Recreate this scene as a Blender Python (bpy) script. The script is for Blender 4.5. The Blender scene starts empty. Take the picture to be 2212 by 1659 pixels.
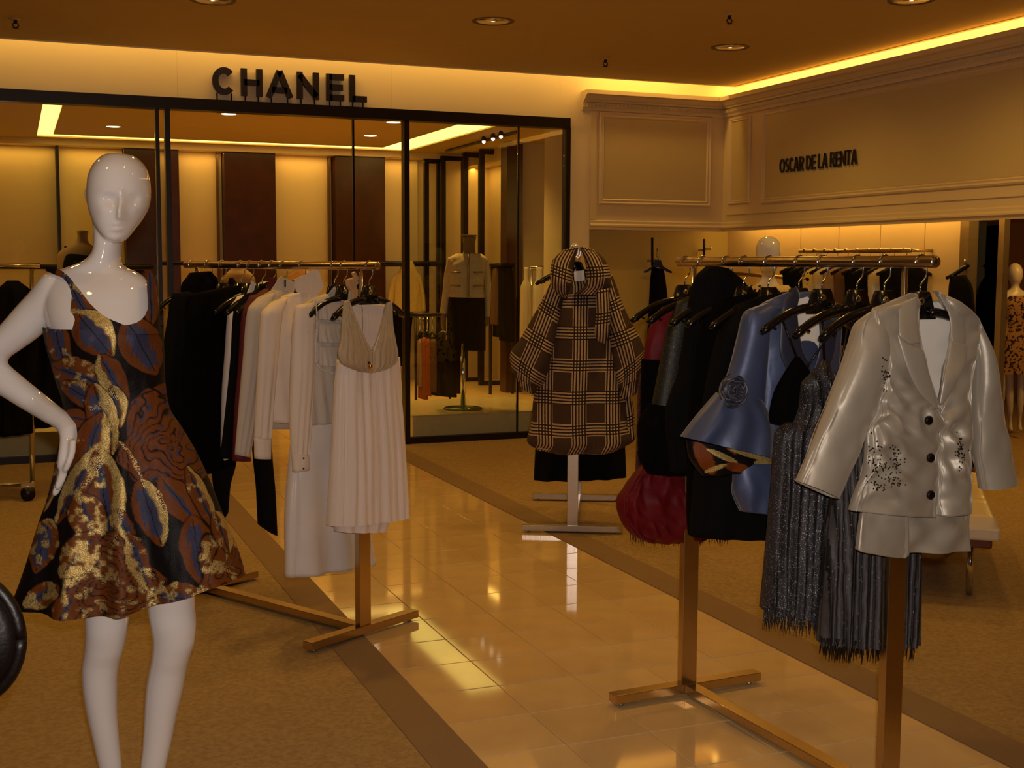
import bpy, bmesh, math, random
import numpy as np
from mathutils import Vector, Matrix
random.seed(7); np.random.seed(7)
SC = bpy.context.scene
COL = SC.collection
# ------------------------------------------------------------------ camera
W, H_, FPX, EYE = 2212, 1659, 2690.0, 1.52
YAW, PITCH, ROLL = map(math.radians, (21.784, 5.488, 0.2626))
_f = np.array([math.sin(YAW)*math.cos(PITCH), math.cos(YAW)*math.cos(PITCH), -math.sin(PITCH)])
_r = np.array([math.cos(YAW), -math.sin(YAW), 0.0]); _u = np.cross(_r, _f)
RT = _r*math.cos(ROLL)+_u*math.sin(ROLL); UP = -_r*math.sin(ROLL)+_u*math.cos(ROLL); FW = _f
EYEP = np.array([0, 0, EYE])
cam = bpy.data.cameras.new('camera'); co = bpy.data.objects.new('camera', cam); COL.objects.link(co)
cam.sensor_fit = 'HORIZONTAL'; cam.sensor_width = 36; cam.lens = 36*FPX/W; cam.clip_start = .05; cam.clip_end = 100
m = Matrix((( RT[0], UP[0], -FW[0], 0), (RT[1], UP[1], -FW[1], 0), (RT[2], UP[2], -FW[2], EYE), (0, 0, 0, 1)))
co.matrix_world = m
SC.camera = co
# ------------------------------------------------------------------ light and exposure
SC.view_settings.view_transform = 'Standard'; SC.view_settings.look = 'None'
SC.view_settings.gamma = 1; SC.view_settings.use_curve_mapping = False
SC.view_settings.exposure = 0.12
SC.cycles.max_bounces = 8; SC.cycles.diffuse_bounces = 4; SC.cycles.glossy_bounces = 4; SC.cycles.transparent_max_bounces = 16
SC.cycles.sample_clamp_indirect = 4.0; SC.cycles.caustics_reflective = False; SC.cycles.caustics_refractive = False
wd = bpy.data.worlds.new('world'); SC.world = wd; wd.use_nodes = True
wd.node_tree.nodes['Background'].inputs[0].default_value = (1, .45, .1, 1)
wd.node_tree.nodes['Background'].inputs[1].default_value = .012
WARM = (1, .56, .115)
def light(kind, name, loc, energy, color=WARM, aim=None, rot=None, **kw):
    l = bpy.data.lights.new(name, kind); l.energy = energy; l.color = color
    for k, v in kw.items(): setattr(l, k, v)
    o = bpy.data.objects.new(name, l); COL.objects.link(o); o.location = loc
    if aim is not None: o.rotation_euler = (Vector(aim)-Vector(loc)).to_track_quat('-Z', 'Y').to_euler()
    if rot is not None: o.rotation_euler = rot
    return o
# the photographer's flash, just above the lens
light('SPOT', 'camera_flash', (.02, -.02, EYE+.07), 190, (1, .86, .77), aim=(.02+FW[0]*5, -.02+FW[1]*5, EYE+.07+FW[2]*5+.05), spot_size=1.25, spot_blend=.6, shadow_soft_size=.02)
# cove lamps above the shop fascia (hidden behind the ceiling edge)
light('AREA', 'fascia_cove_lamp', (2.2, 9.82, 3.34), 15, aim=(2.2, 10.05, 2.9), shape='RECTANGLE', size=7.0, size_y=.10)
light('AREA', 'return_cove_lamp', (5.35, 9.82, 3.34), 3.6, aim=(5.35, 10.15, 3.0), shape='RECTANGLE', size=1.3, size_y=.06)
# cove lamp behind the right cornice
light('AREA', 'cornice_cove_lamp', (6.2, 7.0, 3.26), 32, aim=(6.33, 7.0, 2.9), shape='RECTANGLE', size=6.4, size_y=.05)
# recessed lamps of the shop floor (those in view have their fittings built below)
LAMPS = [(1.18, 7.88), (2.98, 7.82), (4.93, 8.06), (5.06, 6.23)]
for x, y in LAMPS+[(1.2, 5.3), (3.1, 5.3), (1.2, 2.6), (3.1, 2.6), (4.9, 4.2), (-.7, 7.8), (-.7, 5.2), (4.9, 2.0), (1.2, 0), (3.1, 0), (-.7, 2.6), (7.6, 6.4)]:
    light('SPOT', 'recessed_lamp', (x, y, 3.09), 46 if y > 4.5 else 15, aim=(x, y, 0), spot_size=2.7, spot_blend=.9, shadow_soft_size=.07)
# boutique interior lamps; the two nearest the glass are unseen, added as fill
for x, y in [(1.03, 13.95), (1.98, 12.33), (3.77, 13.75), (3.63, 12.36), (5.0, 12.6), (3.8, 11.1), (-.5, 11.1)]:
    light('SPOT', 'boutique_lamp_and_fill', (x, y, 2.93), 80, aim=(x, y, 0), spot_size=2.0, spot_blend=.8, shadow_soft_size=.05)
for x0, x1 in [(-1.6, .53), (.57, 1.29), (1.68, 1.9), (1.92, 2.46), (3.09, 3.79), (4.49, 5.0)]:
    light('AREA', 'niche_lamp', ((x0+x1)/2, 15.72, 2.86), 1.8*(x1-x0), aim=((x0+x1)/2, 15.8, 1.6), shape='RECTANGLE', size=(x1-x0)*.96, size_y=.05)
light('AREA', 'side_niche_lamp', (5.72, 15.0, 2.78), 5, aim=(5.8, 15.0, 1.6), shape='RECTANGLE', size=1.8, size_y=.05)
# alcove lamp behind the right soffit
light('AREA', 'alcove_lamp', (6.33, 8.3, 2.06), 10, aim=(6.56, 8.3, 1.4), shape='RECTANGLE', size=4.0, size_y=.06)
light('POINT', 'mirror_room_fill', (8.0, 7.2, 2.4), 45, shadow_soft_size=.15)  # added fill for the made-up room behind the mirror frame
# ------------------------------------------------------------------ helpers
def ray(x, y): return FW+RT*(x-W/2)/FPX-UP*(y-H_/2)/FPX
def hit(x, y, P, n):
    d = ray(x, y); return EYEP+d*(((np.asarray(P, float)-EYEP)@n)/(d@n))
def onY(x, y, Y): d = ray(x, y); return EYEP+d*Y/d[1]
def onX(x, y, X): d = ray(x, y); return EYEP+d*X/d[0]
def onZ(x, y, Z=0): d = ray(x, y); return EYEP+d*(Z-EYE)/d[2]
HF = np.array([math.sin(YAW), math.cos(YAW), 0])
def at(x, y, D): d = ray(x, y); return EYEP+d*D/(d@HF)          # point on the pixel's ray, D metres ahead
def proj(V):
    d = np.asarray(V)-EYEP; z = d@FW
    return W/2+FPX*(d@RT)/z, H_/2-FPX*(d@UP)/z
class MB:
    def __init__(s): s.v = []; s.f = []; s.uv = []
    def add(s, V, F, UV=None):
        b = len(s.v); s.v += [tuple(map(float, p)) for p in V]; s.f += [tuple(i+b for i in q) for q in F]
        if UV is not None: s.uv += [tuple(map(float, q)) for q in UV]
        return s
    def box(s, c, d, ax=None, tap=1.0):
        c = np.asarray(c, float); A = np.eye(3) if ax is None else np.asarray(ax, float)
        V = [c+A[0]*d[0]/2*i*(tap if k > 0 else 1)+A[1]*d[1]/2*j*(tap if k > 0 else 1)+A[2]*d[2]/2*k for i in (-1, 1) for j in (-1, 1) for k in (-1, 1)]
        return s.add(V, [(0, 1, 3, 2), (4, 6, 7, 5), (0, 4, 5, 1), (2, 3, 7, 6), (0, 2, 6, 4), (1, 5, 7, 3)])
    def bx(s, x0, x1, y0, y1, z0, z1): return s.box(((x0+x1)/2, (y0+y1)/2, (z0+z1)/2), (x1-x0, y1-y0, z1-z0))
    def tube(s, P, r, n=10, flat=1.0, closed=False, up=(0, 0, 1)):
        P = np.asarray(P, float); k = len(P); r = np.ones(k)*r if np.isscalar(r) else np.asarray(r, float)
        T = np.gradient(P, axis=0); T /= np.linalg.norm(T, axis=1)[:, None]+1e-12
        up = np.asarray(up, float)
        if abs(T[0]@up) > .95: up = np.array([1, 0, 0.]) if abs(T[0][0]) < .9 else np.array([0, 1., 0])
        V = []; N = np.cross(up, T[0]); N /= np.linalg.norm(N)
        for i in range(k):
            N = N-T[i]*(N@T[i]); N /= np.linalg.norm(N); B = np.cross(T[i], N)
            for j in range(n):
                a = 2*math.pi*j/n; V.append(P[i]+r[i]*(N*math.cos(a)*flat+B*math.sin(a)))
        F = [(i*n+j, i*n+(j+1) % n, (i+1)*n+(j+1) % n, (i+1)*n+j) for i in range(k-1) for j in range(n)]
        F += [tuple(range(n))[::-1], tuple(range((k-1)*n, k*n))]
        return s.add(V, F)
    def lathe(s, prof, c, n=24, ax=None):
        A = np.eye(3) if ax is None else np.asarray(ax, float); c = np.asarray(c, float); k = len(prof)
        V = [c+A[0]*r*math.cos(2*math.pi*j/n)+A[1]*r*math.sin(2*math.pi*j/n)+A[2]*z for r, z in prof for j in range(n)]
        F = [(i*n+j, i*n+(j+1) % n, (i+1)*n+(j+1) % n, (i+1)*n+j) for i in range(k-1) for j in range(n)]
        if prof[0][0] > 1e-6: F.append(tuple(range(n))[::-1])
        if prof[-1][0] > 1e-6: F.append(tuple(range((k-1)*n, k*n)))
        return s.add(V, F)
    def ball(s, c, r, n=10, k=7, sq=(1, 1, 1)):
        V = []; c = np.asarray(c, float)
        for i in range(k+1):
            a = math.pi*i/k
            for j in range(n):
                b = 2*math.pi*j/n; V.append(c+r*np.array([math.sin(a)*math.cos(b)*sq[0], math.sin(a)*math.sin(b)*sq[1], math.cos(a)*sq[2]]))
        return s.add(V, [(i*n+j, (i+1)*n+j, (i+1)*n+(j+1) % n, i*n+(j+1) % n) for i in range(k) for j in range(n)])
    def prism(s, poly, z0, z1, org=(0, 0, 0), ax=None):
        A = np.eye(3) if ax is None else np.asarray(ax, float); org = np.asarray(org, float); n = len(poly)
        V = [org+A[0]*p[0]+A[1]*p[1]+A[2]*z for z in (z0, z1) for p in poly]
        return s.add(V, [tuple(range(n))[::-1], tuple(range(n, 2*n))]+[(i, (i+1) % n, n+(i+1) % n, n+i) for i in range(n)])
    def build(s, name, mat, parent=None, smooth=False, bevel=0, **tagk):
        return mesh(name, s.v, s.f, mat, parent, smooth, s.uv if len(s.uv) == len(s.v) else None, bevel, **tagk)
ORG = {}
def origin(o): return ORG.get(o.name, np.zeros(3)) if o is not None else np.zeros(3)
def mesh(name, V, F, mat, parent=None, smooth=True, UV=None, bevel=0, **tagk):
    V = np.asarray(V, float); me = bpy.data.meshes.new(name)
    base = origin(parent)
    loc = np.zeros(3)
    if parent is None and len(V):                       # a one-mesh thing gets its origin at its base
        loc = np.array([V[:, 0].mean(), V[:, 1].mean(), V[:, 2].min()])
    me.from_pydata((V-base-loc).tolist(), [], F); me.update()
    bm = bmesh.new(); bm.from_mesh(me); bmesh.ops.recalc_face_normals(bm, faces=bm.faces); bm.to_mesh(me); bm.free()
    if UV is not None:
        UV = np.asarray(UV, float); l = me.uv_layers.new(name='UVMap'); idx = np.zeros(len(me.loops), np.int32); me.loops.foreach_get('vertex_index', idx)
        l.data.foreach_set('uv', UV[idx].ravel())
    for mm in (mat if isinstance(mat, (list, tuple)) else [mat]): me.materials.append(mm)
    if smooth: me.polygons.foreach_set('use_smooth', [True]*len(me.polygons))
    o = bpy.data.objects.new(name, me); COL.objects.link(o); o.location = loc
    if parent is not None: o.parent = parent
    ORG[o.name] = base+loc
    if bevel:
        b = o.modifiers.new('bevel', 'BEVEL'); b.width = bevel; b.segments = 2; b.limit_method = 'ANGLE'
    for k, v in tagk.items(): o[k] = v
    return o
def tag(o, label, category, group=None):
    o['label'] = label; o['category'] = category
    if group: o['group'] = group
    return o
def thing(name, label, category, loc=(0, 0, 0), group=None, rz=0):
    o = bpy.data.objects.new(name, None); COL.objects.link(o); o.location = loc; o.rotation_euler = (0, 0, rz); o.empty_display_size = .1
    ORG[o.name] = np.asarray(loc, float) if rz == 0 else np.zeros(3)
    return tag(o, label, category, group)
def struct(o): o['kind'] = 'structure'; return o
def copy_tree(o, parent=None):
    c = o.copy(); COL.objects.link(c)
    if parent is not None: c.parent = parent
    for ch in o.children: copy_tree(ch, c)
    return c
def hsh(i, j, s): 
    n = np.sin(i*127.1+j*311.7+s*74.7)*43758.5453; return n-np.floor(n)
def vn(x, y, s=0):                                        # smooth value noise, -1..1
    i, j = np.floor(x), np.floor(y); u, v = x-i, y-j; u = u*u*(3-2*u); v = v*v*(3-2*v)
    return 2*((hsh(i, j, s)*(1-u)+hsh(i+1, j, s)*u)*(1-v)+(hsh(i, j+1, s)*(1-u)+hsh(i+1, j+1, s)*u)*v)-1
def spline(R, n):
    R = np.asarray(R, float); k = len(R)
    if k == 2: return R[0]+(R[1]-R[0])*np.linspace(0, 1, n)[:, None]
    d = np.r_[0, np.cumsum(np.linalg.norm(np.diff(R[:, :4], axis=0), axis=1)+1e-6)]; t = np.linspace(0, d[-1], n)
    h = np.diff(d); s = np.diff(R, axis=0)/h[:, None]; mm = np.zeros_like(R)
    mm[0] = s[0]; mm[-1] = s[-1]
    for i in range(1, k-1):
        w1, w2 = 2*h[i]+h[i-1], h[i]+2*h[i-1]
        ok = s[i-1]*s[i] > 0
        mm[i] = np.where(ok, (w1+w2)/(w1/np.where(ok, s[i-1], 1)+w2/np.where(ok, s[i], 1)), 0)
    q = np.clip(np.searchsorted(d, t, 'right')-1, 0, k-2); a = ((t-d[q])/h[q])[:, None]; H = h[q][:, None]
    return (2*a**3-3*a**2+1)*R[q]+(a**3-2*a**2+a)*H*mm[q]+(-2*a**3+3*a**2)*R[q+1]+(a**3-a**2)*H*mm[q+1]
class Plane:
    def __init__(s, P, n): s.P = np.asarray(P, float); n = np.asarray(n, float); s.n = n/np.linalg.norm(n)
    def __call__(s, x, y, off=0): return hit(x, y, s.P+s.n*off, s.n)
def facing(x, y, D): return Plane(at(x, y, D), -HF)
def loft(rows, pl, thick=.03, nu=48, nv=40, fold=0, nf=6, seed=0, sq=2.3, wr=0, wrs=(9, 9), grow=1.0, top=True, bot=True, bump=None):
    """closed shell between two traced edges lying in plane pl; rows (xl,yl,xr,yr[,thick[,off]])"""
    R = [list(r)+[thick]*(len(r) < 5)+[0]*(len(r) < 6) for r in rows]; R = spline(R, nv)
    th = np.linspace(0, 2*math.pi, nu, endpoint=False); c, s = np.cos(th), np.sin(th)
    cx = -np.sign(c)*np.abs(c)**(2/sq); cy = np.sign(s)*np.abs(s)**(2/sq)
    L = np.array([pl(r[0], r[1], r[5]) for r in R]); Q = np.array([pl(r[2], r[3], r[5]) for r in R])
    C = (L+Q)/2; Hh = (Q-L)/2; hw = np.linalg.norm(Hh, axis=1)
    t = np.linspace(0, 1, nv)[:, None]; T = np.broadcast_to(t, (nv, nu)); CX = np.broadcast_to(cx, (nv, nu)); sg = np.sign(cy)[None, :]*np.minimum(1, np.abs(cy)*1.6)[None, :]
    vl = np.r_[0, np.cumsum(np.linalg.norm(np.diff(C, axis=0), axis=1))]
    U = CX*hw[:, None]; Vv = np.broadcast_to(vl[:, None], (nv, nu))
    D = np.zeros((nv, nu))
    if fold:
        ph = 1.3*vn(T*2.0+seed, T*0+sg, seed); D += fold*(T**grow)*np.sin(nf*math.pi*CX*(.9+.15*np.sin(seed))+ph*1.5+sg*1.7+seed)
    if wr: D += wr*vn(U*wrs[0]+seed*3.1+sg*9, Vv*wrs[1]+.6*U*wrs[0], seed)+.5*wr*vn(U*wrs[0]*2.2+sg*5, Vv*wrs[1]*2.1+seed, seed+3)
    P = C[:, None, :]+Hh[:, None, :]*CX[..., None]+pl.n[None, None, :]*((R[:, 4][:, None]*cy[None, :])+D*sg)[..., None]
    if bump is not None: P = bump(P, U, Vv, sg)
    V = P.reshape(-1, 3); F = [(i*nu+j, (i+1)*nu+j, (i+1)*nu+(j+1) % nu, i*nu+(j+1) % nu) for i in range(nv-1) for j in range(nu)]
    UV = np.stack([U*np.where(sg < 0, -1, 1)+(sg < 0)*1.0, -Vv], -1).reshape(-1, 2)
    if top: F.append(tuple(range(nu)))
    if bot: F.append(tuple(range((nv-1)*nu, nv*nu)))
    return V, F, UV
def cloth(name, rows, pl, mat, parent=None, **k):
    tk = {q: k.pop(q) for q in ('label', 'kind') if q in k}
    V, F, UV = loft(rows, pl, **k); return mesh(name, V, F, mat, parent, True, UV, **tk)
def sheet(name, poly, pl, mat, parent, off=.0, th=.003, bev=0, **tagk):
    """a flat traced piece with thickness lying in plane pl"""
    P = [pl(x, y, off) for x, y in poly]; n = len(P); V = P+[p-pl.n*th for p in P]
    F = [tuple(range(n)), tuple(range(n, 2*n))[::-1]]+[(i, (i+1) % n, n+(i+1) % n, n+i) for i in range(n)]
    return mesh(name, V, F, mat, parent, False, None, bev, **tagk)
# ------------------------------------------------------------------ materials
def srgb(r, g, b): return tuple(((c/255/12.92) if c <= 10.3 else (((c/255)+.055)/1.055)**2.4) for c in (r, g, b))
def M(name, col, rough=.5, metal=0, nz=(20, .12), bump=None, coord='Object', **pr):
    m = bpy.data.materials.new(name); m.use_nodes = True; nt = m.node_tree; b = nt.nodes['Principled BSDF']
    tc = nt.nodes.new('ShaderNodeTexCoord'); n = nt.nodes.new('ShaderNodeTexNoise'); n.inputs['Scale'].default_value = nz[0]; n.inputs['Detail'].default_value = 3
    nt.links.new(tc.outputs[coord], n.inputs['Vector'])
    mx = nt.nodes.new('ShaderNodeMix'); mx.data_type = 'RGBA'
    mx.inputs[6].default_value = (*[c*(1-nz[1]) for c in col], 1); mx.inputs[7].default_value = (*[min(1, c*(1+nz[1])) for c in col], 1)
    nt.links.new(n.outputs['Fac'], mx.inputs[0]); nt.links.new(mx.outputs[2], b.inputs['Base Color'])
    b.inputs['Roughness'].default_value = rough; b.inputs['Metallic'].default_value = metal
    for k, v in pr.items(): b.inputs[k.replace('_', ' ')].default_value = v
    if bump:
        n2 = nt.nodes.new('ShaderNodeTexNoise'); n2.inputs['Scale'].default_value = bump[0]; n2.inputs['Detail'].default_value = 2
        if len(bump) > 2:
            mp = nt.nodes.new('ShaderNodeMapping'); mp.inputs['Scale'].default_value = bump[2]; nt.links.new(tc.outputs[coord], mp.inputs[0]); nt.links.new(mp.outputs[0], n2.inputs['Vector'])
        else: nt.links.new(tc.outputs[coord], n2.inputs['Vector'])
        bp = nt.nodes.new('ShaderNodeBump'); bp.inputs['Strength'].default_value = bump[1]; bp.inputs['Distance'].default_value = .01
        nt.links.new(n2.outputs['Fac'], bp.inputs['Height']); nt.links.new(bp.outputs[0], b.inputs['Normal'])
    return m
def emit(name, col, s):
    m = bpy.data.materials.new(name); m.use_nodes = True; nt = m.node_tree; nt.nodes.clear()
    e = nt.nodes.new('ShaderNodeEmission'); o = nt.nodes.new('ShaderNodeOutputMaterial'); e.inputs[0].default_value = (*col, 1); e.inputs[1].default_value = s
    nt.links.new(e.outputs[0], o.inputs[0]); return m
def glass(name, tint=(.93, .95, .9), ior=1.5):
    m = bpy.data.materials.new(name); m.use_nodes = True; nt = m.node_tree; nt.nodes.clear()
    t = nt.nodes.new('ShaderNodeBsdfTransparent'); t.inputs[0].default_value = (*tint, 1); g = nt.nodes.new('ShaderNodeBsdfGlossy'); g.inputs['Roughness'].default_value = .003
    fr = nt.nodes.new('ShaderNodeFresnel'); fr.inputs[0].default_value = ior; mx = nt.nodes.new('ShaderNodeMixShader'); o = nt.nodes.new('ShaderNodeOutputMaterial')
    nt.links.new(fr.outputs[0], mx.inputs[0]); nt.links.new(t.outputs[0], mx.inputs[1]); nt.links.new(g.outputs[0], mx.inputs[2]); nt.links.new(mx.outputs[0], o.inputs[0]); return m
class N:                                                   # tiny node-graph writer
    def __init__(s, name):
        s.m = bpy.data.materials.new(name); s.m.use_nodes = True; s.t = s.m.node_tree; s.b = s.t.nodes['Principled BSDF']
    def n(s, kind, **kw):
        o = s.t.nodes.new('ShaderNode'+kind)
        for k, v in kw.items(): setattr(o, k, v)
        return o
    def inp(s, sock, v):
        if isinstance(v, bpy.types.NodeSocket): s.t.links.new(v, sock)
        else: sock.default_value = v
    def math(s, op, a, b=0.0, c=0.0):
        o = s.n('Math', operation=op); s.inp(o.inputs[0], a); s.inp(o.inputs[1], b); s.inp(o.inputs[2], c); return o.outputs[0]
    def mix(s, f, a, b):
        o = s.n('Mix', data_type='RGBA'); s.inp(o.inputs[0], f); s.inp(o.inputs[6], a if not isinstance(a, tuple) else (*a, 1)); s.inp(o.inputs[7], b if not isinstance(b, tuple) else (*b, 1)); return o.outputs[2]
    def noise(s, vec, sc, det=2):
        o = s.n('TexNoise'); o.inputs['Scale'].default_value = sc; o.inputs['Detail'].default_value = det; s.inp(o.inputs['Vector'], vec); return o.outputs['Fac']
    def coord(s, w='Object'): return s.n('TexCoord').outputs[w]
    def set(s, **kw):
        for k, v in kw.items(): s.inp(s.b.inputs[k.replace('_', ' ')], v if not (isinstance(v, tuple) and len(v) == 3) else (*v, 1))
    def bump(s, h, st, dist=.01):
        o = s.n('Bump'); o.inputs['Strength'].default_value = st; o.inputs['Distance'].default_value = dist; s.inp(o.inputs['Height'], h); s.t.links.new(o.outputs[0], s.b.inputs['Normal'])

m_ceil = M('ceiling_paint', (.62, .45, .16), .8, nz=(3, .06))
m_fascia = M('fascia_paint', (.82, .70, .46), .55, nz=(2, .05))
m_pan = M('panel_paint', (.74, .60, .36), .5, nz=(2, .05))
m_panin = M('panel_field_paint', (.62, .50, .25), .5, nz=(2, .05))
m_alc = M('alcove_paint', (.78, .60, .30), .6, nz=(2, .06))
m_black = M('dark_bronze_metal', (.012, .007, .005), .35, .4, nz=(30, .2))
m_letter = M('black_letter_paint', (.012, .006, .010), .4)
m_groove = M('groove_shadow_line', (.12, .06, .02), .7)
m_brass = M('satin_champagne_metal', (.62, .46, .26), .27, 1, nz=(60, .08), bump=(160, .06, (1, 1, .03)))
m_chrome = M('chrome', (.75, .74, .72), .12, 1, nz=(40, .04))
m_steel = M('brushed_steel', (.62, .58, .52), .28, 1, nz=(60, .06), bump=(150, .05, (1, 1, .03)))
m_wood = M('dark_wood_panel', (.055, .014, .004), .3, nz=(6, .5), bump=(30, .05, (6, 6, .4)))
m_hang = M('black_hanger_plastic', (.006, .004, .004), .22)
m_white = M('glossy_white_lacquer', (.74, .69, .66), .05, nz=(3, .02), Coat_Weight=.6, Coat_Roughness=.03)
m_glass = glass('window_glass')
m_glassg = glass('green_glass', (.75, .9, .78))
m_slot = emit('cove_slot_glow', (1, .68, .16), 2.6)
m_bulb = emit('lamp_glow', (1, .80, .52), 4)
PX, ZP = np.array([1., 0, 0]), np.array([0, 0, 1.])
# ------------------------------------------------------------------ floor
def carpet_mat():
    g = N('mottled_carpet'); c = g.coord(); v = g.noise(c, 55, 3); w = g.noise(c, 210, 2)
    t = g.math('MULTIPLY_ADD', v, 3.2, -1.1); t2 = g.n('Clamp'); g.inp(t2.inputs[0], t)
    col = g.mix(t2.outputs[0], (.305, .195, .075), (.42, .285, .12)); col = g.mix(g.math('MULTIPLY', w, .35), col, (.22, .13, .05))
    g.set(Base_Color=col, Roughness=.95); g.bump(w, .5, .004); return g.m
def tile_mat():
    g = N('cream_marble_tile'); c = g.coord(); oi = g.n('ObjectInfo').outputs['Random']
    v = g.noise(c, 7, 4); k = g.mix(v, (.64, .43, .20), (.78, .57, .30))
    k = g.mix(g.math('MULTIPLY', oi, .35), k, (.60, .40, .20)); g.set(Base_Color=k, Roughness=.055); g.set(IOR=1.55); return g.m
m_carpet = carpet_mat(); m_tile = tile_mat()
m_band = M('plain_carpet_border', (.25, .155, .075), .9, nz=(90, .12), bump=(300, .2))
m_grout = M('tile_grout', (.16, .09, .04), .7)
AX0, AX1, T = 1.292, 2.776, .2968
mb = MB(); mb.bx(-6, AX0, -2, 10.05, -.10, 0); mb.bx(AX1, 6.5, -2, 10.05, -.10, 0); mb.bx(4.745, 6.5, 10.05, 10.7, -.10, 0); mb.bx(6.5, 10.5, 2.5, 11.5, -.1, 0)
floor = struct(mb.build('floor', m_carpet))
mb = MB(); mb.bx(-6, AX0, 10.05, 17, -.1, -.001); mb.bx(AX1, 4.745, 10.05, 10.7, -.1, -.001); mb.bx(AX1, 6.6, 10.7, 17, -.1, -.001); floor2 = struct(mb.build('floor', M('boutique_stone_floor', (.62, .42, .19), .35, nz=(5, .12))))
b = MB(); b.bx(AX0, AX1, -2, 17, -.10, -.008); b.build('grout_bed', m_grout, floor)
for x0, x1 in ((1.132, AX0-.002), (AX1+.002, 2.952)):
    b = MB(); b.bx(x0, x1, -2, 10.0, 0, .003); b.build('carpet_border', m_band, floor)
tb = MB(); g_ = .0016; tb.bx(-T/2+g_, T/2-g_, -T/2+g_, T/2-g_, -.008, 0)
tm = None
for i in range(5):
    for j in range(52):
        y = 3.793+T*1.01*(j-6)+.0
        if y > 16.8: continue
        if tm is None:
            t = tb.build('tile', m_tile, floor, bevel=0); tm = t; ORG0 = origin(floor)
            bm = bmesh.new(); bm.from_mesh(t.data); bmesh.ops.bevel(bm, geom=[e for e in bm.edges if all(v.co.z > t.data.vertices[0].co.z+.004 for v in e.verts)], offset=.0012, segments=1, affect='EDGES'); bm.to_mesh(t.data); bm.free()
        else: t = bpy.data.objects.new('tile', tm.data); COL.objects.link(t); t.parent = floor
        t.location = (AX0+T*(i+.5), y+T/2, random.uniform(-.0004, .0004))
# ------------------------------------------------------------------ ceiling
CZ = 3.11
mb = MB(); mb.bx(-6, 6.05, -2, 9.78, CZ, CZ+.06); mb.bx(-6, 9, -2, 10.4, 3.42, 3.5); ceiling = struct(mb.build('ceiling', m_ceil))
b = MB(); b.bx(-6, 6.03, 9.745, 9.785, CZ-.006, CZ+.055); b.bx(6.02, 6.055, -2, 9.785, CZ-.006, CZ+.055); b.build('ceiling_edge_trim', m_fascia, ceiling)
m_refl = M('lamp_reflector', (.9, .8, .66), .25, 1, nz=(10, .05)); m_ring = M('lamp_trim_ring', (.16, .09, .03), .5)
lab = ['recessed ceiling light cut off by the top edge, over the shop sign', 'round recessed ceiling light with bright reflector, nearest the middle of the ceiling', 'round recessed ceiling light close to the panelled corner', 'recessed ceiling light at the top edge, right of all the others']
for (x, y), l in zip(LAMPS, lab):
    t = thing('recessed_light', l, 'ceiling light', (x, y, CZ), 'recessed ceiling lights')
    MB().lathe([(.105, .002), (.135, -.006), (.140, -.004), (.140, .004)], (x, y, CZ), 32).build('trim_ring', m_ring, t, True)
    MB().lathe([(.103, -.004), (.085, .03), (.06, .05), (.0, .055)], (x, y, CZ), 32).build('reflector', m_refl, t, True)
    MB().ball((x, y, CZ+.022), .046, 14, 8, (1, 1, .6)).build('bulb', m_bulb, t, True)
    for k in range(6):
        a = k*math.pi/3+.3; MB().tube([(x+.085*math.cos(a), y+.085*math.sin(a), CZ+.022), (x+.06*math.cos(a), y+.06*math.sin(a), CZ+.045)], .006, 6).build('facet_glint', m_bulb, t, True)  # glowing streaks stand in for the bulb's reflection in the facets
for (px, py), l in zip([(1576, 30), (1308, 126), (33, 40)], ['small ceiling sprinkler above the right-hand corner, beyond two lights', 'small dark sprinkler hanging from the ceiling near the pale panelled corner', 'dark ceiling sprinkler at the far left of the ceiling']):
    p = onZ(px, py, CZ); t = thing('sprinkler', l, 'sprinkler', tuple(p), 'ceiling sprinklers')
    MB().lathe([(.035, 0), (.035, -.006), (.015, -.010)], p, 16).build('escutcheon', m_ceil, t, True)
    b = MB().lathe([(.012, -.008), (.012, -.03), (.006, -.034)], p, 10); b.tube([p+(.012, 0, -.03), p+(.02, 0, -.045), p+(.004, 0, -.06)], .004, 6); b.tube([p+(-.012, 0, -.03), p+(-.02, 0, -.045), p+(-.004, 0, -.06)], .004, 6); b.build('head', m_black, t, True)
    MB().lathe([(.0, -.058), (.02, -.06), (.02, -.063), (0, -.066)], p, 12).build('deflector', m_black, t, True)
# ------------------------------------------------------------------ fascia wall and shop window
YS = 10.05; HZ = 2.775
mb = MB(); mb.bx(-5, 4.745, YS, YS+.16, HZ, 3.45); mb.bx(4.545, 4.745, YS, YS+.55, 0, HZ)
wall_back = struct(mb.build('wall_back', m_fascia))
for px in (383, 845, 1210):                               # hairline panel joints of the fascia
    x = onY(px, 170, YS)[0]; b = MB(); b.bx(x-.001, x+.001, YS-.0006, YS+.01, HZ, 3.42); b.build('panel_joint', m_panin, wall_back)
win = thing('window', '', '', (2.2, YS, 0)); del win['label'], win['category']; win.name = 'window_1'; ORG['window_1'] = np.array([2.2, YS, 0]); struct(win)
def bar(x0, x1, y0, y1, z0, z1, name='frame_bar', mat=m_black, par=win): b = MB(); b.bx(x0, x1, y0, y1, z0, z1); return b.build(name, mat, par)
bar(-5, 4.54, YS-.035, YS+.1, HZ-.075, HZ+.012, 'header_bar')
def pxX(px, Y=YS, py=500): return onY(px, py, Y)[0]
bar(1.050, 1.078, YS-.03, YS+.05, 0, HZ-.07, 'mullion'); bar(1.120, 1.160, YS-.03, YS+.06, 0, HZ-.07, 'mullion')
bar(pxX(872), pxX(883), YS-.03, YS+.06, 0, HZ-.07, 'mullion'); bar(pxX(1219), 4.545, YS-.03, YS+.06, 0, HZ-.07, 'mullion')
bar(4.062, 4.076, YS+.0, YS+.02, .045, HZ-.07, 'glass_joint'); bar(2.762, 2.778, YS+.6, YS+.63, 0, HZ, 'door_stile')
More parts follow.
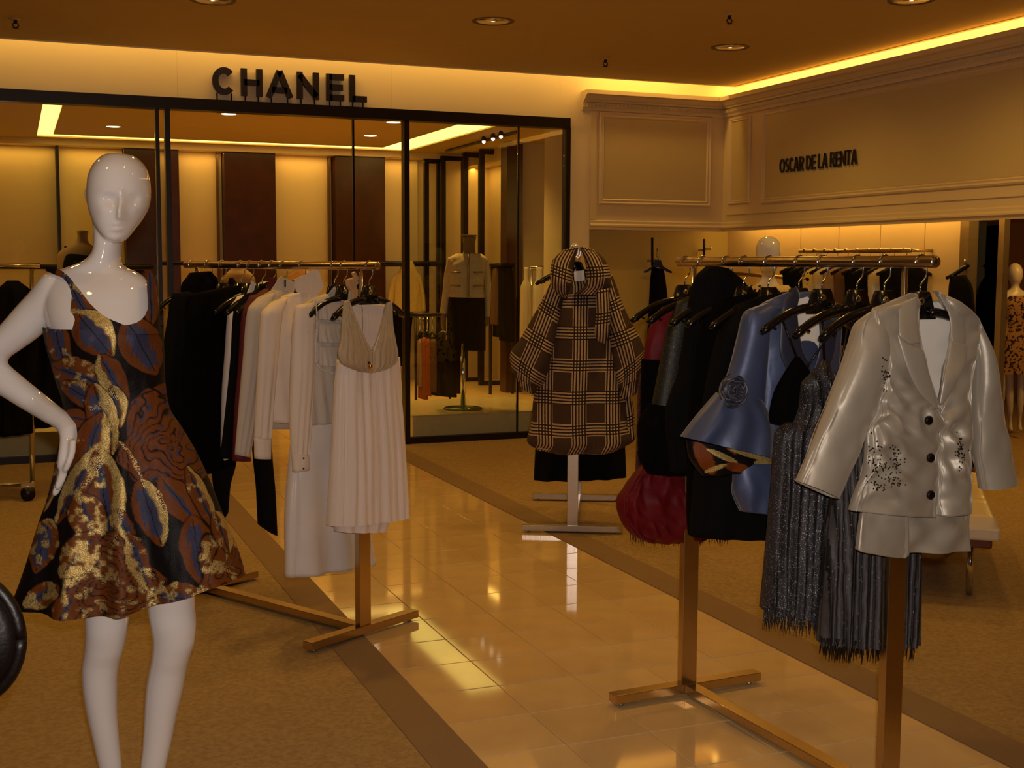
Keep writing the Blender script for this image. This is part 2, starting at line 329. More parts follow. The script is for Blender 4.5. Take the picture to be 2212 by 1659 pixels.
bar(-5, 1.05, YS-.02, YS+.04, 0, .055, 'sill_bar'); bar(pxX(883), 4.5, YS-.02, YS+.04, 0, .055, 'sill_bar')
for x0, x1 in ((-5, -1.2), (-1.19, 1.05), (pxX(883), 4.06), (4.078, 4.5)): 
    a_ = .014 if x1 < 2 else 0.0; xm = (x0+x1)/2; MB().box((xm, YS+.012, (.05+HZ-.07)/2), (x1-x0, .008, HZ-.12), [np.array([math.cos(a_), math.sin(a_), 0]), np.array([-math.sin(a_), math.cos(a_), 0]), ZP]).build('pane', m_glass, win)
# ------------------------------------------------------------------ sign lettering (stroke letters, extruded)
def arc(cx, cy, rx, ry, a0, a1, n=18): return [(cx+rx*math.cos(math.radians(a0+(a1-a0)*i/n)), cy+ry*math.sin(math.radians(a0+(a1-a0)*i/n))) for i in range(n+1)]
def glyph(ch, w, s):                                       # strokes inside a box 0..w, 0..1; s = half stroke
    a = s; b = 1-s; r = w-s
    return {'C': [arc(w/2, .5, w/2-s, .5-s, 42, 318, 30)], 'H': [[(a, 0), (a, 1)], [(r, 0), (r, 1)], [(a, .5), (r, .5)]],
     'A': [[(s*.9, 0), (w/2, 1-s*.2)], [(w-s*.9, 0), (w/2, 1-s*.2)], [(w*.22, .28), (w*.78, .28)]], 'N': [[(a, 0), (a, 1)], [(a, 1-s), (r, s)], [(r, 0), (r, 1)]],
     'E': [[(a, 0), (a, 1)], [(a, a), (w, a)], [(a, .5), (w*.93, .5)], [(a, b), (w, b)]], 'L': [[(a, 0), (a, 1)], [(a, a), (w, a)]],
     'O': [arc(w/2, .5, w/2-s, .5-s, 0, 360, 36)], 'S': [arc(w/2, .73, w/2-s, .27-s, 40, 270, 14)+arc(w/2, .27, w/2-s, .27-s, 90, -140, 14)[0:]],
     'R': [[(a, 0), (a, 1)], [(a, b), (w*.5, b)]+arc(w*.5, .73, w*.5-s, .27-s, 90, -90, 12)+[(a, .46+s)], [(w*.45, .48), (w-s, 0)]],
     'D': [[(a, s), (a, b)]+[(a, b), (w*.35, b)]+arc(w*.35, .5, w*.65-s, .5-s, 90, -90, 18)+[(a, s)]], 'T': [[(0, b), (w, b)], [(w/2, 0), (w/2, 1)]]}[ch]
def letter(mb, ch, w, s, O, ax, ay, an, h, d):
    for st in glyph(ch, w/h, s):
        P = np.array(st, float)*h; keep = [0]+[i for i in range(1, len(P)) if np.linalg.norm(P[i]-P[i-1]) > 1e-5]; P = P[keep]; n = len(P); V = []
        for i in range(n):
            t0 = P[min(i+1, n-1)]-P[i]; t1 = P[i]-P[max(i-1, 0)]; t0 = t0 if np.linalg.norm(t0) > 1e-9 else t1; t1 = t1 if np.linalg.norm(t1) > 1e-9 else t0
            t0 = t0/np.linalg.norm(t0); t1 = t1/np.linalg.norm(t1); nn = np.array([-(t0+t1)[1], (t0+t1)[0]]); q = np.linalg.norm(nn); nn = nn/q if q > .2 else np.array([-t1[1], t1[0]])
            k = s*h/max(.5, abs(nn@np.array([-t1[1], t1[0]])))
            for sg in (1, -1):
                for z in (0, d): V.append(O+ax*(P[i]+sg*nn*k)[0]+ay*(P[i]+sg*nn*k)[1]+an*z)
        F = [(0, 1, 3, 2), (4*n-4, 4*n-2, 4*n-1, 4*n-3)]
        for i in range(n-1):
            a, b_ = 4*i, 4*i+4; F += [(a, b_, b_+1, a+1), (a+2, a+3, b_+3, b_+2), (a+1, b_+1, b_+3, a+3), (a, a+2, b_+2, b_)]
        mb.add(V, F)
sg = thing('shop_sign', 'large raised black capital letters standing on the pale fascia above the glass shopfront', 'sign', (2.1, YS-.03, HZ+.03))
for ch, a, b_, y0, y1 in [('C', 459.5, 511, 160, 214), ('H', 521.5, 568, 162, 217), ('A', 575.5, 634, 166, 220), ('N', 642, 690, 169, 223), ('E', 706, 744, 172, 224), ('L', 755.5, 793, 174.5, 226.5)]:
    p0 = onY(a, y1, YS-.05); p1 = onY(b_, y1, YS-.05); h = .212
    mb = MB(); letter(mb, ch, p1[0]-p0[0], .112, np.array([p0[0], YS-.05, 2.825]), PX, ZP, np.array([0, 1., 0]), h, .035)
    o = mb.build('letter', m_letter, sg)
    for q in ((.2, .8) if ch != 'L' else (.2, .8)):
        x = p0[0]+(p1[0]-p0[0])*q; MB().tube([(x, YS-.03, 2.785), (x, YS-.03, 2.84)], .006, 8).build('pin', m_black, o)
# ------------------------------------------------------------------ boutique behind the glass
YB = 15.8; BZ = 2.95
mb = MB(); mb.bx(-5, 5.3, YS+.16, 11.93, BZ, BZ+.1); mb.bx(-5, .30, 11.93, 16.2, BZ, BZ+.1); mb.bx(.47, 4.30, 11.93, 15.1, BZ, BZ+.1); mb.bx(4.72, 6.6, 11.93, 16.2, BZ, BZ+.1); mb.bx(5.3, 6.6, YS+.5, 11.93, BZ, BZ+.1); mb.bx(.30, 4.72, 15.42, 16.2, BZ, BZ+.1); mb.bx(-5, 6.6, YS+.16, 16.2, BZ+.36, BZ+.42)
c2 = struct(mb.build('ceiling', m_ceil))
for q in ((.30, .47, 11.95, 15.1), (4.30, 4.72, 11.95, 15.42), (.30, 4.30, 15.12, 15.42)):
    b = MB(); b.bx(q[0], q[1], q[2], q[3], BZ+.015, BZ+.05); b.build('cove_glow_panel', m_slot, c2)
mb = MB(); mb.bx(-5, 6.6, YB+.12, YB+.3, 0, 3.3); mb.bx(5.3, 6.6, YB-.05, YB+.13, 0, 3); mb.bx(-5, 6.6, YB-.2, YB+.2, 2.88, 2.95); wf = struct(mb.build('wall_far', m_alc))
K = YB/15.0
def X15(x): return onY(x, 500, YB)[0]
for a, b_ in ((125, 131),): bar(X15(a), X15(b_), YB-.12, YB+.1, 0, 2.9, 'post', m_black, wf)
for a, b_ in ((270, 342), (368, 386), (483, 592), (720, 826)): bar(X15(a), X15(b_), YB-.14, YB+.1, 0, 2.9, 'wood_panel', m_wood, wf)
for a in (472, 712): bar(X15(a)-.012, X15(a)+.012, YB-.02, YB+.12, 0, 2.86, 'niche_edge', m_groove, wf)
for a, b_ in ((-120, 124), (132, 269), (343, 367), (387, 471), (474, 482), (593, 711), (714, 719), (827, 905)): bar(X15(a), X15(b_), YB+.06, YB+.13, 0, 2.9, 'niche_panel', m_alc, wf)
mb = MB(); mb.bx(5.95, 6.1, 13.9, YB+.1, 0, 3.0); mb.bx(5.6, 6.0, 13.84, YB, 2.80, 2.95); wsd = struct(mb.build('wall_far_side', m_alc))
mb = MB(); mb.bx(5.56, 6.6, 13.80, 13.95, 0, 2.95); wr2 = struct(mb.build('wall_far_return', m_pan))
bar(5.40, 5.60, 13.70, 13.9, 0, 2.93, 'wood_post', m_wood, wsd)
mb = MB(); mb.bx(-5, -4.9, 9.9, 16, 0, 3.2); struct(mb.build('wall_left', m_alc))
# black portal frames along the side wall of the boutique
for i, (xa, xb, yt, yb_, D) in enumerate([(921, 946, 343, 820, 15.6), (957, 1000, 337, 821, 15.9), (1005, 1037, 322, 824, 15.3), (1040, 1092, 311, 832, 14.7)]):
    a = onZ(xa, yb_, 0); yy = a[1]; x0, x1 = onY(xa, 600, yy)[0], onY(xb, 600, yy)[0]; zt = min(onY(xa, yt, yy)[2], BZ-.01)
    lb = ['leftmost, narrow black portal frame inside the boutique', 'second black portal frame from the left inside the boutique', 'third black portal frame from the left, behind the headless mannequin', 'tallest, rightmost black portal frame inside the boutique'][i]
    t = thing('portal_frame', lb, 'frame', ((x0+x1)/2, yy, 0), 'black portal frames in the boutique')
    bar(x0-.03, x0+.03, yy-.03, yy+.03, 0, zt, 'post', m_black, t); bar(x1-.02, x1+.02, yy-.03, yy+.03, 0, zt, 'post', m_black, t)
    bar(x0+.03, x1-.02, yy-.03, yy+.03, zt-.06, zt, 'top_rail', m_black, t); bar(x0+.03, x1-.02, yy-.03, yy+.03, 0, .05, 'bottom_rail', m_black, t)
for i, (px, py, l) in enumerate([(245, 273, 'left small lit downlight in the boutique ceiling, above the mannequin head'), (494, 246, 'lit downlight in the boutique ceiling just under the sign'), (800, 293, 'lit downlight in the boutique ceiling, beside the thin door stile'), (850, 264, 'lit downlight in the boutique ceiling, nearest the slanting light slot')]):
    p = onZ(px, py, BZ); t = thing('boutique_downlight', l, 'ceiling light', tuple(p), 'boutique downlights')
    MB().lathe([(.075, .004), (.095, -.006), (.1, 0)], p, 24).build('trim_ring', m_fascia, t, True); MB().lathe([(.0, -.003), (.07, -.004), (.07, .01)], p, 20).build('diffuser', m_bulb, t, True)
trk = thing('track_light', 'black ceiling track with three tiny lit spots inside the boutique', 'track light', tuple(onZ(1010, 310, BZ)))
p0, p1 = onZ(965, 327, BZ-.02), onZ(1117, 285, BZ-.02); MB().tube([p0, p1], .018, 6).build('track', m_black, trk)
for px, py in ((1045, 306), (1065, 300), (1082, 295)):
    p = onZ(px, py, BZ-.06); o = MB().ball(p+(0, 0, .03), .03, 10, 6).build('spot_head', m_black, trk, True); MB().ball(p, .022, 8, 6).build('bulb', m_bulb, o, True)
# white display plinth
pl_ = thing('display_plinth', 'low glossy white plinth inside the right shop window, under the headless mannequin', 'plinth', (3.85, 10.7, 0))
bar(3.16, 4.52, 10.2, 11.35, 0, .205, 'body', M('plinth_lacquer', (.86, .72, .44), .3), pl_); bar(3.15, 4.53, 10.19, 11.36, .205, .22, 'top_slab', M('plinth_top', (.80, .66, .40), .10), pl_)
pl2 = thing('display_plinth', 'low pale plinth inside the left shop window, behind the rack of black garments', 'plinth', (-.8, 10.7, 0), None)
bar(-3, .95, 10.2, 11.6, 0, .2, 'body', m_pan, pl2); bar(-3.01, .96, 10.19, 11.61, .2, .215, 'top_slab', m_pan, pl2)
# ------------------------------------------------------------------ right soffit, return, cornice
XR = 6.1; SZ = 1.855
mb = MB(); mb.bx(XR, XR+.14, 1.0, YS+.14, SZ, 3.03); wr = struct(mb.build('wall_right', m_pan))
mb = MB(); mb.bx(4.745, XR, YS, YS+.14, SZ, 3.03); wret = struct(mb.build('wall_return', m_pan))
mb = MB(); mb.bx(6.36, 6.5, 1.0, 10.6, 2.1, 3.45); mb.bx(XR+.14, 6.5, 1, 10.6, 2.9, 2.95); mb.bx(4.745, 6.5, YS+.14, 10.7, 2.12, 2.16); mb.bx(4.745, 6.5, YS+.10, YS+.16, 3.02, 3.45); wcv = struct(mb.build('wall_cove', m_fascia))
def sweep(prof, name, par, x0=4.66, y1=1.0, mat=m_pan, ins=0):
    V = []; n = len(prof)
    for st in range(3):
        for d, z in prof: V.append([(x0, YS-d, z), (XR-d, YS-d, z), (XR-d, y1, z)][st])
    F = [(s*n+i, s*n+(i+1) % n, (s+1)*n+(i+1) % n, (s+1)*n+i) for s in range(2) for i in range(n)]+[tuple(range(n)), tuple(range(2*n, 3*n))[::-1]]
    return mesh(name, V, F, mat, par, False)
trim1 = struct(sweep([(0, 2.865), (.018, 2.865), (.024, 2.885), (.03, 2.89), (.03, 2.93), (.05, 2.937), (.05, 2.95), (.066, 2.955), (.095, 2.985), (.125, 2.995), (.125, 3.03), (.0, 3.03)], 'trim_1', None))
mb = MB()
for i in range(112): mb.box((4.70+i*.0125, YS-.038, 2.91), (.007, .018, .026))
for i in range(300): mb.box((XR-.038, YS-.05-i*.0125, 2.91), (.018, .007, .026))
mb.build('bead_moulding', m_pan, trim1, kind='stuff')
struct(sweep([(0, 1.83), (.012, 1.83), (.016, 1.85), (.03, 1.86), (.03, 1.872), (.016, 1.885), (.016, 1.905), (.006, 1.915), (0, 1.915)], 'trim_2', None, 4.745, 3.0))
def rect_mould(par, P, u, v, n, w=.05, d=.018, name='panel_moulding'):
    """picture-frame moulding around the rectangle with corners P (lower left) to P+u+v"""
    P, u, v, n = map(lambda a: np.asarray(a, float), (P, u, v, n)); uu, vv = u/np.linalg.norm(u), v/np.linalg.norm(v); prof = [(0, 0), (0, d*.6), (w*.25, d), (w*.5, d*.55), (w*.75, d*.8), (w, .002), (w, 0)]
    V = []; k = len(prof)
    for cu, cv, du, dv in ((0, 0, -1, -1), (1, 0, 1, -1), (1, 1, 1, 1), (0, 1, -1, 1)):
        for a, h in prof: V.append(P+u*cu+v*cv+uu*du*(w-a)+vv*dv*(w-a)+n*h)
    F = [(s*k+i, s*k+i+1, ((s+1) % 4)*k+i+1, ((s+1) % 4)*k+i) for s in range(4) for i in range(k-1)]
    return mesh(name, V, F, m_pan, par, False)
a, c_ = onY(1304, 424, YS), onY(1526, 268, YS); z0, z1 = .5*(a[2]+onY(1525, 438, YS)[2]), .5*(c_[2]+onY(1304, 254, YS)[2])
rect_mould(wret, (a[0], YS-.001, z0), (c_[0]-a[0], 0, 0), (0, 0, z1-z0), (0, -1, 0), .055)
b = MB(); b.bx(a[0], c_[0], YS-.006, YS, z0, z1); b.build('panel_field', m_panin, wret)
b = MB(); b.bx(onY(1283, 232, YS)[0], onY(1547, 240, YS)[0], YS-.016, YS, z1+.105, z1+.13); b.build('rail_moulding', m_pan, wret)
b = MB(); b.bx(4.745, 4.80, YS-.012, YS, SZ+.06, 2.86); b.build('stile', m_pan, wret)
for ya, yb2, wd_ in ((9.90, 9.62, .035), (9.35, 3.0, .05)):
    rect_mould(wr, (XR-.001, ya, z0), (0, yb2-ya, 0), (0, 0, z1-z0), (-1, 0, 0), wd_)
    b = MB(); b.bx(XR-.006, XR, yb2, ya, z0, z1); b.build('panel_field', m_panin, wr)
b = MB(); b.bx(XR-.016, XR, 2, 9.95, z1+.105, z1+.13); b.build('rail_moulding', m_pan, wr)
b = MB(); b.bx(XR-.010, XR, 2, 9.98, z0-.13, z0-.115); b.build('rail_moulding', m_pan, wr)
s2 = thing('wall_sign', 'small raised dark capital letters of a designer name on the panelled soffit', 'sign', (XR-.01, 8.6, 2.32))
pA, pB = onX(1686, 370, XR-.01), onX(1854, 352, XR-.01); ZH = .118; tot = pA[1]-pB[1]
adv = {'O': .86, 'S': .60, 'C': .70, 'A': .80, 'R': .72, ' ': .30, 'D': .78, 'E': .62, 'L': .58, 'N': .80, 'T': .68}; txt = 'OSCAR DE LA RENTA'; sw = sum(adv[c] for c in txt); y = pA[1]
for ch in txt:
    w = adv[ch]/sw*tot
    if ch != ' ':
        mb = MB(); letter(mb, ch, w*.92, .072, np.array([XR-.016, y, 2.302]), np.array([0, -1., 0]), ZP, np.array([-1., 0, 0]), ZH, .008); mb.build('letter', m_letter, s2)
    y -= w
# ------------------------------------------------------------------ alcove under the soffit, made-up room standing in for the mirror's reflection
mb = MB(); mb.bx(4.745, 6.66, 10.6, 10.72, 0, 2.12); wal = struct(mb.build('wall_alcove', M('alcove_back_paint', (.66, .52, .16), .6, nz=(2, .06))))
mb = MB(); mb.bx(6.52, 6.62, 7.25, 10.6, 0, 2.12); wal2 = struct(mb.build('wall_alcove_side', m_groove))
ys_ = [10.6, 9.935, 9.379, 8.83, 8.282, 7.753, 7.30]
for i in range(6):
    b = MB(); b.bx(6.50, 6.525, ys_[i+1]+(.006 if i != 0 else .0005), ys_[i]-(.006 if i > 1 else .0005), .12, 2.12); b.build('wall_panel', m_alc, wal2, bevel=.002)
b = MB(); b.bx(6.487, 6.52, 7.3, 10.6, 0, .12); struct(b.build('baseboard_right', m_pan)); b = MB(); b.bx(4.745, 6.5, 10.585, 10.6, 0, .12); struct(b.build('baseboard_back', m_pan))
m_bronze = M('champagne_frame', (.42, .31, .15), .4, .6)
dr = thing('door', '', '', (6.5, 7.0, 0)); del dr['label'], dr['category']; dr.name = 'mirror_frame_1'; ORG['mirror_frame_1'] = np.array([6.5, 7.0, 0]); struct(dr)  # frame of a three-way mirror, built as an opening into a made-up room
bar(6.44, 6.62, 7.21, 7.30, 0, 2.1, 'jamb', m_bronze, dr); bar(6.46, 6.60, 4.0, 7.21, 1.98, 2.1, 'lintel', m_bronze, dr)
bar(6.52, 6.53, 6.98, 7.2, .05, 1.98, 'pane', m_glass, dr); bar(6.50, 6.55, 6.925, 6.98, 0, 1.98, 'stile', m_bronze, dr); bar(6.50, 6.55, 5.6, 6.92, 1.9, 1.97, 'top_rail', m_bronze, dr)
mb = MB(); mb.bx(6.62, 10.5, 11.0, 11.1, 0, 3); wfr = struct(mb.build('wall_mirror_room', M('mirror_room_tone', (.30, .15, .045), .6)))
mb = MB(); mb.bx(10.4, 10.5, 3, 11.0, 0, 3); struct(mb.build('wall_mirror_room_side', M('mirror_room_tone_dark', (.22, .10, .03), .6)))
mb = MB(); mb.bx(6.62, 10.5, 3, 11, 2.6, 2.7); struct(mb.build('ceiling', m_pan))
mb = MB(); mb.bx(6.5, 6.6, .5, 4.0, 0, 2.1); struct(mb.build('wall_right_near', m_alc))
# ------------------------------------------------------------------ garment racks
class Rack:
    def __init__(s, label, near, far, zb, o1, o2, mat, foot=.61, name='garment_rack', ftop=.85):
        near, far = np.array([*near, 0.]), np.array([*far, 0.]); d = (far-near)/np.linalg.norm(far-near); q = np.array([d[1], -d[0], 0]); s.d, s.q, s.zb, s.near = d, q, zb, near
        A = [q, d, ZP]; s.t = thing(name, label, 'clothes rack', tuple((near+far)/2), 'free-standing garment racks')
        r = .0165; s.r = r; a, b_ = near-d*o1+ZP*zb, far+d*o2+ZP*zb
        MB().tube([a, a+d*.003, b_-d*.003, b_], [r*.9, r, r, r*.9], 20).build('hanging_bar', mat, s.t, True)
        for P in (near, far):
            MB().tube([P+ZP*ftop, P+ZP*(zb-r*.5)], .0085, 12).build('upper_rod', m_chrome, s.t, True)
            MB().box(P+ZP*(ftop+.03)/2, (.062, .030, ftop-.03), A).build('post', mat, s.t, bevel=.002)
            o = MB().box(P+ZP*.028, (foot, .05, .032), A).build('cross_foot', mat, s.t, bevel=.002)
            for k in (-1, 1): MB().lathe([(.011, 0), (.011, .006), (.006, .008), (.006, .014)], P+q*k*(foot/2-.035), 12).build('leveller', m_chrome, o, True)
        MB().box((near+far)/2+ZP*.029, (.05, np.linalg.norm(far-near)-.05, .030), A).build('base_beam', mat, s.t, bevel=.002)
        s.pv = Plane(near, q)
    def bar_at(s, px, py=565): p = s.pv(px, py); return np.array([p[0], p[1], s.zb])
    def along(s, k): return s.near+s.d*k+ZP*s.zb
RL = Rack('satin metal garment rack with white dresses, left of the marble aisle', (1.291, 4.865), (.775, 5.79), 1.512, .10, .085, m_brass)
RR = Rack('satin metal garment rack with the silver jacket, standing on the aisle at right', (2.243, 2.750), (2.182, 3.770), 1.532, .115, .10, m_brass)
RM = Rack('polished steel garment rack holding the plaid coat, beyond the aisle', (2.912, 6.35), (3.34, 7.22), 1.615, .10, .1, m_steel, .57)
# casters and bar of the rack at the left edge
rl0 = thing('rolling_rack', 'chrome rolling rack with black garments at the left edge, behind the mannequin', 'clothes rack', (-.05, 8.55, 0))
for px in (70, -160):
    p = onY(px, 1060, 8.4); MB().tube([onY(px, 1040, 8.5), onY(px, 582, 8.5)], .016, 12).build('post', m_chrome, rl0, True)
MB().tube([onY(-330, 577, 8.5), onY(86, 573, 8.5)], .017, 14).build('hanging_bar', m_chrome, rl0, True)
b = MB(); p = onY(-330, 1047, 8.5); p2 = onY(66, 1047, 8.5); b.tube([p, p2], .012, 8); b.build('base_bar', m_chrome, rl0, True)
p = onY(60, 1050, 8.47); b = MB().box((p[0], p[1], .10), (.085, .05, .035)); b.box((p[0], p[1], .065), (.07, .04, .03)); o = b.build('foot_block', m_chrome, rl0, bevel=.004)
for k in (-1, 1): MB().lathe([(.0, -.012), (.045, -.012), (.045, .012), (0, .012)], (p[0], p[1]+.03*k, .046), 18, [np.array([1, 0, 0.]), ZP, np.array([0, 1., 0])]).build('caster_wheel', m_black, o, True)
# ------------------------------------------------------------------ hangers
def hanger_meshes(hw=.215):
    hook = MB(); P = [(0, 0, -.085), (0, 0, -.062), (.004, 0, -.055), (.018, 0, -.040), (.0205, 0, -.032), (.0205, 0, -.005)]
    P += [(.0205*math.cos(a), 0, .0205*math.sin(a)) for a in np.linspace(.1, math.pi+.5, 12)]; hook.tube(P, .0024, 8, up=(0, 1, 0))
    body = MB(); body.prism([(-.026, -.078), (.026, -.078), (.033, -.088), (.050, -.138), (.052, -.152), (-.052, -.152), (-.050, -.138), (-.033, -.088)], -.007, .007, ax=[np.array([1., 0, 0]), ZP, np.array([0, 1., 0])])
    for k in (-1, 1):
        x = np.linspace(.03, hw, 12); z = -.132-.012*((x-.03)/(hw-.03))-.062*((x-.03)/(hw-.03))**2.2
        body.tube(np.stack([x*k, 0*x, z], -1), np.r_[np.linspace(.019, .014, 10), .016, .009], 10, .75, up=(0, 1, 0))
        body.tube([(k*(hw-.045), 0, -.166), (k*(hw-.043), .0, -.19), (k*(hw-.052), 0, -.194)], .004, 6)
    badge = MB().lathe([(0, -.0095), (.009, -.0095), (.010, -.008), (.010, -.006)], (0, 0, -.104), 16, [np.array([1., 0, 0]), ZP, np.array([0, 1., 0])])
    return hook, body, badge
HM = {}
def hanger(px, rack, label, group, rz=None, hw=.215, rackpos=None, badge=True):
    key = (hw, badge); p = rack.bar_at(px) if rackpos is None else rackpos
    if rz is None: rz = math.atan2(rack.q[1], rack.q[0])
    p = p+ZP*(rack.r+.0025-.0205) if rackpos is None else p
    t = thing('clothes_hanger', label, 'hanger', tuple(p), group, rz if abs(rz) > 1e-4 else 1e-3)
    if key not in HM:
        h, b_, g = hanger_meshes(hw); HM[key] = [b_.build('hanger_body', m_hang, t, True), h.build('hook', m_chrome, t, True)]+([g.build('badge', m_chrome, t, True)] if badge else [])
    else:
        for o in HM[key]: c = o.copy(); COL.objects.link(c); c.parent = t
    return t
GHR = 'black hangers on the right garment rack'; GHL = 'black hangers on the left garment rack'
for px, l in [(1990, 'black bell-shaped hanger inside the silver satin jacket'), (1912, 'black hanger next behind the silver satin jacket, its arm hidden by the jacket'), (1853, 'black hanger whose curved notched arm ends over the grey lining, third from the front'), (1777, 'black hanger whose long notched arm crosses the blue satin jacket'),
              (1727, 'black hanger inside the blue satin jacket collar'), (1661, 'black hanger with square-shouldered neck right behind the blue jacket'), (1607, 'black hanger just left of the white mannequin head'), (1570, 'black hanger under the highest dark collar on the right rack'), (1518, 'black hanger beside the far thin rod of the right rack'), (1480, 'farthest black hanger on the right rack, holding the red dress')]:
    hanger(px, RR, l, GHR)
for px, l in [(797, 'black hanger holding the white chiffon dress'), (742, 'black hanger holding the white blouse just behind the chiffon dress'), (722, 'black hanger with a curved notched arm over the pearl-trimmed dress'), (652, 'black hanger inside the tall white collar'), (612, 'black hanger inside the sheer grey-white blouse'), (588, 'black hanger of the dark red jacket on the left rack'), (566, 'black hanger between the red and white garments'), (540, 'black hanger of the white jacket showing as a thin strip'), (520, 'black hanger of the black velvet garment'), (480, 'black hanger deep in the black garments of the left rack'), (450, 'black hanger at the far end of the left rack'), (415, 'farthest black hanger on the left rack beside the mannequin')]:
    hanger(px, RL, l, GHL, hw=.20)
hanger(1240, RM, 'black hanger inside the plaid coat collar', None, rackpos=RM.along(-.06)+ZP*.0)
hanger(1300, RM, 'black hanger peeking out behind the plaid coat at its right shoulder', None, rackpos=RM.along(.45)+ZP*.0)
# ------------------------------------------------------------------ chair at the left edge
pc = at(-88, 1378, 2.15); m_leath = M('dark_brown_leather', (.005, .002, .0015), .45, nz=(12, .3), bump=(120, .1))
ch = thing('oval_back_chair', 'dark brown oval-backed chair cut off by the left edge, in front of the mannequin', 'chair', (pc[0], pc[1], 0))
A = [RT*np.array([1, 1, 0])/np.linalg.norm(RT[:2]), ZP, -HF]
MB().lathe([(0, .035), (.06, .034), (.095, .026), (.108, .008), (.108, -.012), (.09, -.025), (0, -.03)], pc, 40, A).build('backrest', m_leath, ch, True)
b = MB(); pts = [pc+A[0]*.108*math.cos(a)+A[1]*.118*math.sin(a) for a in np.linspace(0, 2*math.pi, 40)]; b.tube(pts, .012, 10); b.build('back_frame', m_leath, ch, True)
sc = np.array([pc[0], pc[1], .45])-HF*.20-A[0]*.12; MB().box(sc, (.40, .40, .09), [A[0], HF, ZP]).build('seat', m_leath, ch, True, bevel=.03)
MB().tube([sc-A[0]*.05+HF*.18-ZP*.03, sc-A[0]*.05+HF*.21+ZP*.1, pc-A[0]*.05-ZP*.10], .02, 10).build('back_support', m_wood, ch, True)
MB().lathe([(.0, .43), (.03, .42), (.026, .1), (.05, .05), (.19, .02), (.2, 0), (0, 0)], (sc[0], sc[1], 0), 28).build('pedestal', m_wood, ch, True)
# ------------------------------------------------------------------ tufted bench at right
e = np.array([.62, .78, 0]); e /= np.linalg.norm(e); pB = onZ(2093, 1285); rgt = np.array([e[1], -e[0], 0])
bn = thing('bench', 'cream tufted bench on a dark wood rail with steel legs, behind the silver jacket', 'bench', tuple(pB))
m_cush = M('cream_leather', (.62, .50, .33), .4, nz=(8, .06), bump=(60, .05))
fr = onZ(2160, 1172, .345); 
BW, BL = .62, 1.35; o0 = np.array([4.05, 4.26, 0])       # near right corner
V = []; nu, nv = 50, 30
for i in range(nv):
    for j in range(nu):
        a, c = i/(nv-1), j/(nu-1); edge = min(a, 1-a)*BW/.05, min(c, 1-c)*BL/.05; k = min(1, min(edge)); z = .405-.05*(1-math.sqrt(max(0, 1-(1-k)**2)))
        z -= .012*(abs(math.sin(c*BL/.13*math.pi))**.3 < .55)+.010*(abs(math.sin(a*BW/.16*math.pi))**.3 < .5)
        V.append(o0-rgt*a*BW+e*c*BL+ZP*z)
F = [(i*nu+j, i*nu+j+1, (i+1)*nu+j+1, (i+1)*nu+j) for i in range(nv-1) for j in range(nu-1)]
mesh('cushion_top', V, F, m_cush, bn)
MB().box(o0-rgt*BW/2+e*BL/2+ZP*.327, (BW, BL, .06), [rgt, e, ZP]).build('cushion_base', m_cush, bn, False, bevel=.012)
MB().box(o0-rgt*BW/2+e*BL/2+ZP*.277, (BW-.06, BL-.06, .042), [rgt, e, ZP]).build('rail', M('red_brown_wood', (.12, .03, .01), .3, nz=(10, .3)), bn, bevel=.008)
for a, c in ((.11, .19), (BW-.11, .19), (.11, BL-.19), (BW-.11, BL-.19)):
    MB().tube([o0-rgt*a+e*c, o0-rgt*a+e*c+ZP*.258], .015, 12).build('leg', m_chrome, bn, True)
# ------------------------------------------------------------------ mannequins
def fuse(name, parts, voxel, mat, parent, smooth=5, fac=.5):
    mb = MB()
    for V, F in parts: mb.add(V, F)
    me = bpy.data.meshes.new('tmp'); me.from_pydata(mb.v, [], mb.f); me.update()
    bm = bmesh.new(); bm.from_mesh(me); bmesh.ops.recalc_face_normals(bm, faces=bm.faces); bm.to_mesh(me); bm.free()
    o = bpy.data.objects.new('tmp', me); COL.objects.link(o)
    r = o.modifiers.new('r', 'REMESH'); r.mode = 'VOXEL'; r.voxel_size = voxel; r.adaptivity = 0
    s = o.modifiers.new('s', 'SMOOTH'); s.iterations = smooth; s.factor = fac
    dg = bpy.context.evaluated_depsgraph_get(); ev = o.evaluated_get(dg).to_mesh()
    V = np.zeros(len(ev.vertices)*3); ev.vertices.foreach_get('co', V); F = [tuple(p.vertices) for p in ev.polygons]
    bpy.data.objects.remove(o); bpy.data.meshes.remove(me)
    return mesh(name, V.reshape(-1, 3), F, mat, parent, True)
D0 = 3.20; PF = facing(255, 900, D0)
def L(rows, **k): V, F, _ = loft(rows, PF, **k); return V, F
def head_bump(P, U, Vv, sg):
    x, y = proj(P.reshape(-1, 3)); x = x.reshape(sg.shape[-1] and P.shape[:2]); y = y.reshape(P.shape[:2]); front = np.clip(np.broadcast_to(sg, x.shape), 0, 1); d = np.zeros_like(x)
    G = lambda cx, cy, sx, sy: np.exp(-((x-cx)/sx)**2-((y-cy)/sy)**2)
    ny = np.clip((y-412)/(470-412), 0, 1); nose = np.where((y > 408) & (y < 480), 1, 0)*np.clip(ny*1.2, .25, 1)*np.clip((480-y)/7, 0, 1)
    d += .030*nose*np.exp(-((x-(262+ny*3))/(5.5+4.5*ny))**2)
    d -= .014*G(236, 432, 15, 13)+.014*G(289, 432, 14, 13)
    d += .004*G(236, 413, 22, 7)+.004*G(290, 413, 20, 7)
    d += .010*G(258, 484, 16, 3.8)+.013*G(256, 496, 12, 4.6)-.007*G(257, 490, 18, 2)-.006*G(256, 504, 14, 4)
    d += .006*G(254, 516, 15, 9)+.004*G(222, 455, 14, 20)+.004*G(300, 455, 13, 20)
    P = P.copy(); P += PF.n*(d*front)[..., None]; return P
